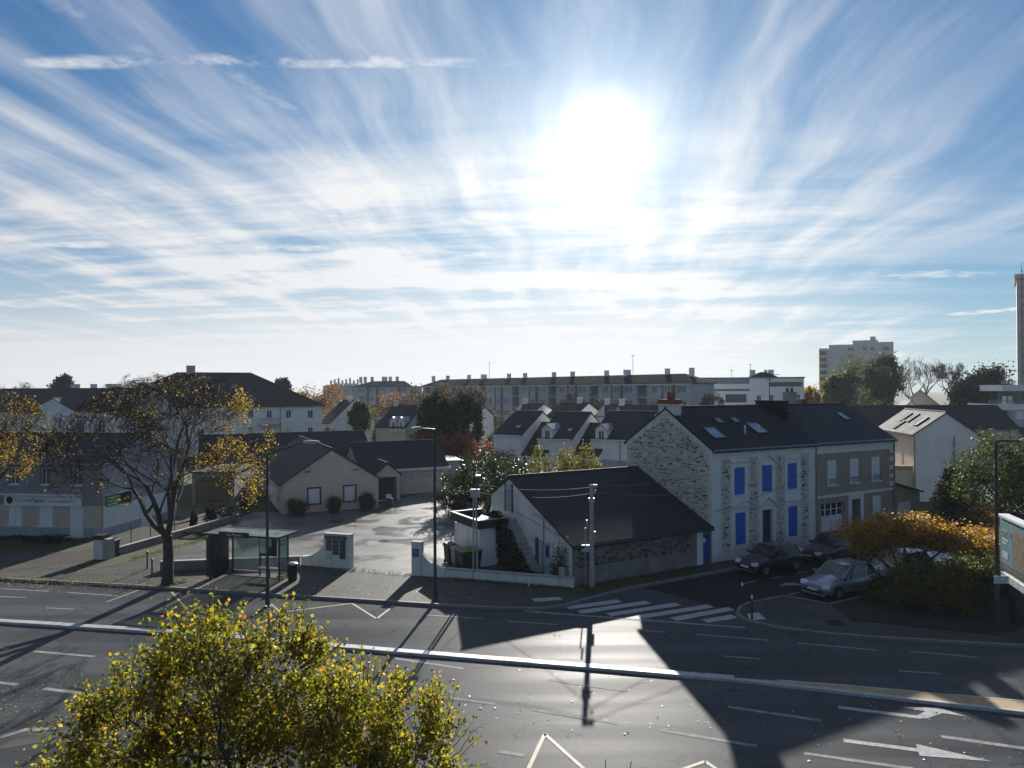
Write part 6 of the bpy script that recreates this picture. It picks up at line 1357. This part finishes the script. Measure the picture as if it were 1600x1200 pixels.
for nm, lb, u, vt, Y, hw, m_, bare, sd in far:
    b = on(u, 700, Y); h_ = at(u, vt, Y).z; rx = hw * Y / F; rz = min(h_ * .42, rx * 1.3) if not bare else min(h_ * .42, rx * 1.2)
    n_ = (2600 if not bare else (260 if sd in (12, 13, 14, 15) else 120)); sz = .0026 * Y
    if nm in ('round_tree', 'pine_tree'): n_ = 8000; sz *= 1.25
    tree(nm, lb, tuple(b), h_, h_ - rz, (rx, rx, rz), n_, sz, m_, bare=bare, seed=sd, tr=max(.13, h_ * .018), lev=5 if bare else 3, nk=3, rmin=.00016 * Y if bare else .01, group='far trees', nc=60, spread=.26, trunk_h=max(.6, (h_ - 2 * rz) * (1.0 if bare else .95)), tropism=.1 if bare else .12)
for i, (u, Y, r_, m_, lb) in enumerate([(1405, 118, (4, 3, 3.4), 'leaf_dark', 'dark shrub belt under the tall bare tree'), (1455, 115, (4, 3, 3.2), 'leaf_dark', 'dark shrub belt between the bare trees'), (1500, 112, (3.4, 3, 3.4), 'leaf_brown', 'brown thicket left of the balcony flats'), (1535, 112, (3.2, 3, 3.3), 'leaf_orange', 'rusty thicket touching the balcony flats'), (1360, 125, (5, 3, 4), 'leaf_green', 'green thicket below the round trees'),
        (765, 130, (3, 3, 3.5), 'leaf_brown', 'brown thicket beside the pale block stripe'), (845, 128, (5, 3, 3.4), 'leaf_brown', 'brown thicket behind the far slate roofs'), (985, 120, (5, 3, 3.4), 'leaf_brown', 'brown thicket before the right half of the long block'), (1060, 118, (5, 3, 3.2), 'leaf_brown', 'brown thicket before the block end'), (570, 140, (5, 3, 3.6), 'leaf_olive', 'hazy thicket before the small apartment block'), (640, 128, (4, 3, 3.8), 'leaf_brown', 'brown thicket left of the cypresses')]):
    shrub('thicket', lb, 'thicket', tuple(on(u, 700, Y)), r_, 2600, .3, m_, nc=40, group='far thickets')

# ================================================================== FALLEN LEAVES, MOSS
def scatter(n_, u0, u1, v0, v1, z, bias=1.0):
    out = []
    for _ in range(n_):
        p = gp(RN.uniform(u0, u1), v0 + (v1 - v0) * RN.random() ** bias, z); out.append((p.x, p.y, z + .012))
    return out
P_ = scatter(1500, 0, 330, 862, 918, PV, .7) + scatter(420, 330, 620, 905, 930, PV) + scatter(260, 640, 760, 905, 940, PV) + scatter(160, 120, 260, 846, 868, PV) + scatter(120, 380, 640, 850, 890, PV)
o = leafmesh('fallen_leaves', P_, np.full(len(P_), .075), 'litter', None, .75, 2.0); o['label'] = 'pale fallen leaves strewn over the left pavement'; o['category'] = 'leaves'
P_ = scatter(120, 680, 1260, 1040, 1150, 0) + scatter(200, 0, 260, 1060, 1150, 0) + scatter(170, 60, 330, 916, 928, 0) + scatter(60, 1250, 1600, 1090, 1190, 0)
o = leafmesh('fallen_leaves', P_, np.full(len(P_), .07), 'litter', None, .75, 2.0); o['label'] = 'sparse pale fallen leaves scattered on the road'; o['category'] = 'leaves'
P_ = []
for a, b, n_ in (((560, 891), (642, 899), 200), ((700, 905), (890, 921), 1500), ((905, 925), (1090, 893), 1500), ((205, 874), (372, 829), 1500), ((265, 914), (292, 907), 300), ((430, 905), (452, 898), 200), ((548, 893), (556, 890), 120), ((0, 905), (270, 919), 500)):
    for _ in range(n_): q = RN.random(); p = gp(a[0] + (b[0] - a[0]) * q + RN.gauss(0, 2), a[1] + (b[1] - a[1]) * q + RN.gauss(0, 1.3), PV); P_.append((p.x, p.y, PV + RN.uniform(.01, .09)))
o = leafmesh('grass_tufts', P_, np.full(len(P_), .09), 'leaf_grass', None, .3); o['label'] = 'grass and moss tufts along walls and kerbs'; o['category'] = 'grass'

# ================================================================== AIR
m_ = bpy.data.materials.new('air'); m_.use_nodes = True; m_.node_tree.nodes.clear()
t_ = NT(m_.node_tree); pv = t_.n('ShaderNodeVolumePrincipled'); pv.inputs['Color'].default_value = (.82, .9, 1, 1); pv.inputs['Density'].default_value = .00019; pv.inputs['Anisotropy'].default_value = .15
t_.t.links.new(pv.outputs[0], t_.n('ShaderNodeOutputMaterial').inputs['Volume']); MATS['air'] = m_
hz = MB().box(-1210, 1210, -110, 1510, -1.1, 48).build('haze', 'air'); hz['kind'] = 'stuff'; hz['label'] = 'thin bluish autumn haze over the whole place'; hz['category'] = 'haze'
sc.cycles.volume_bounces = 0
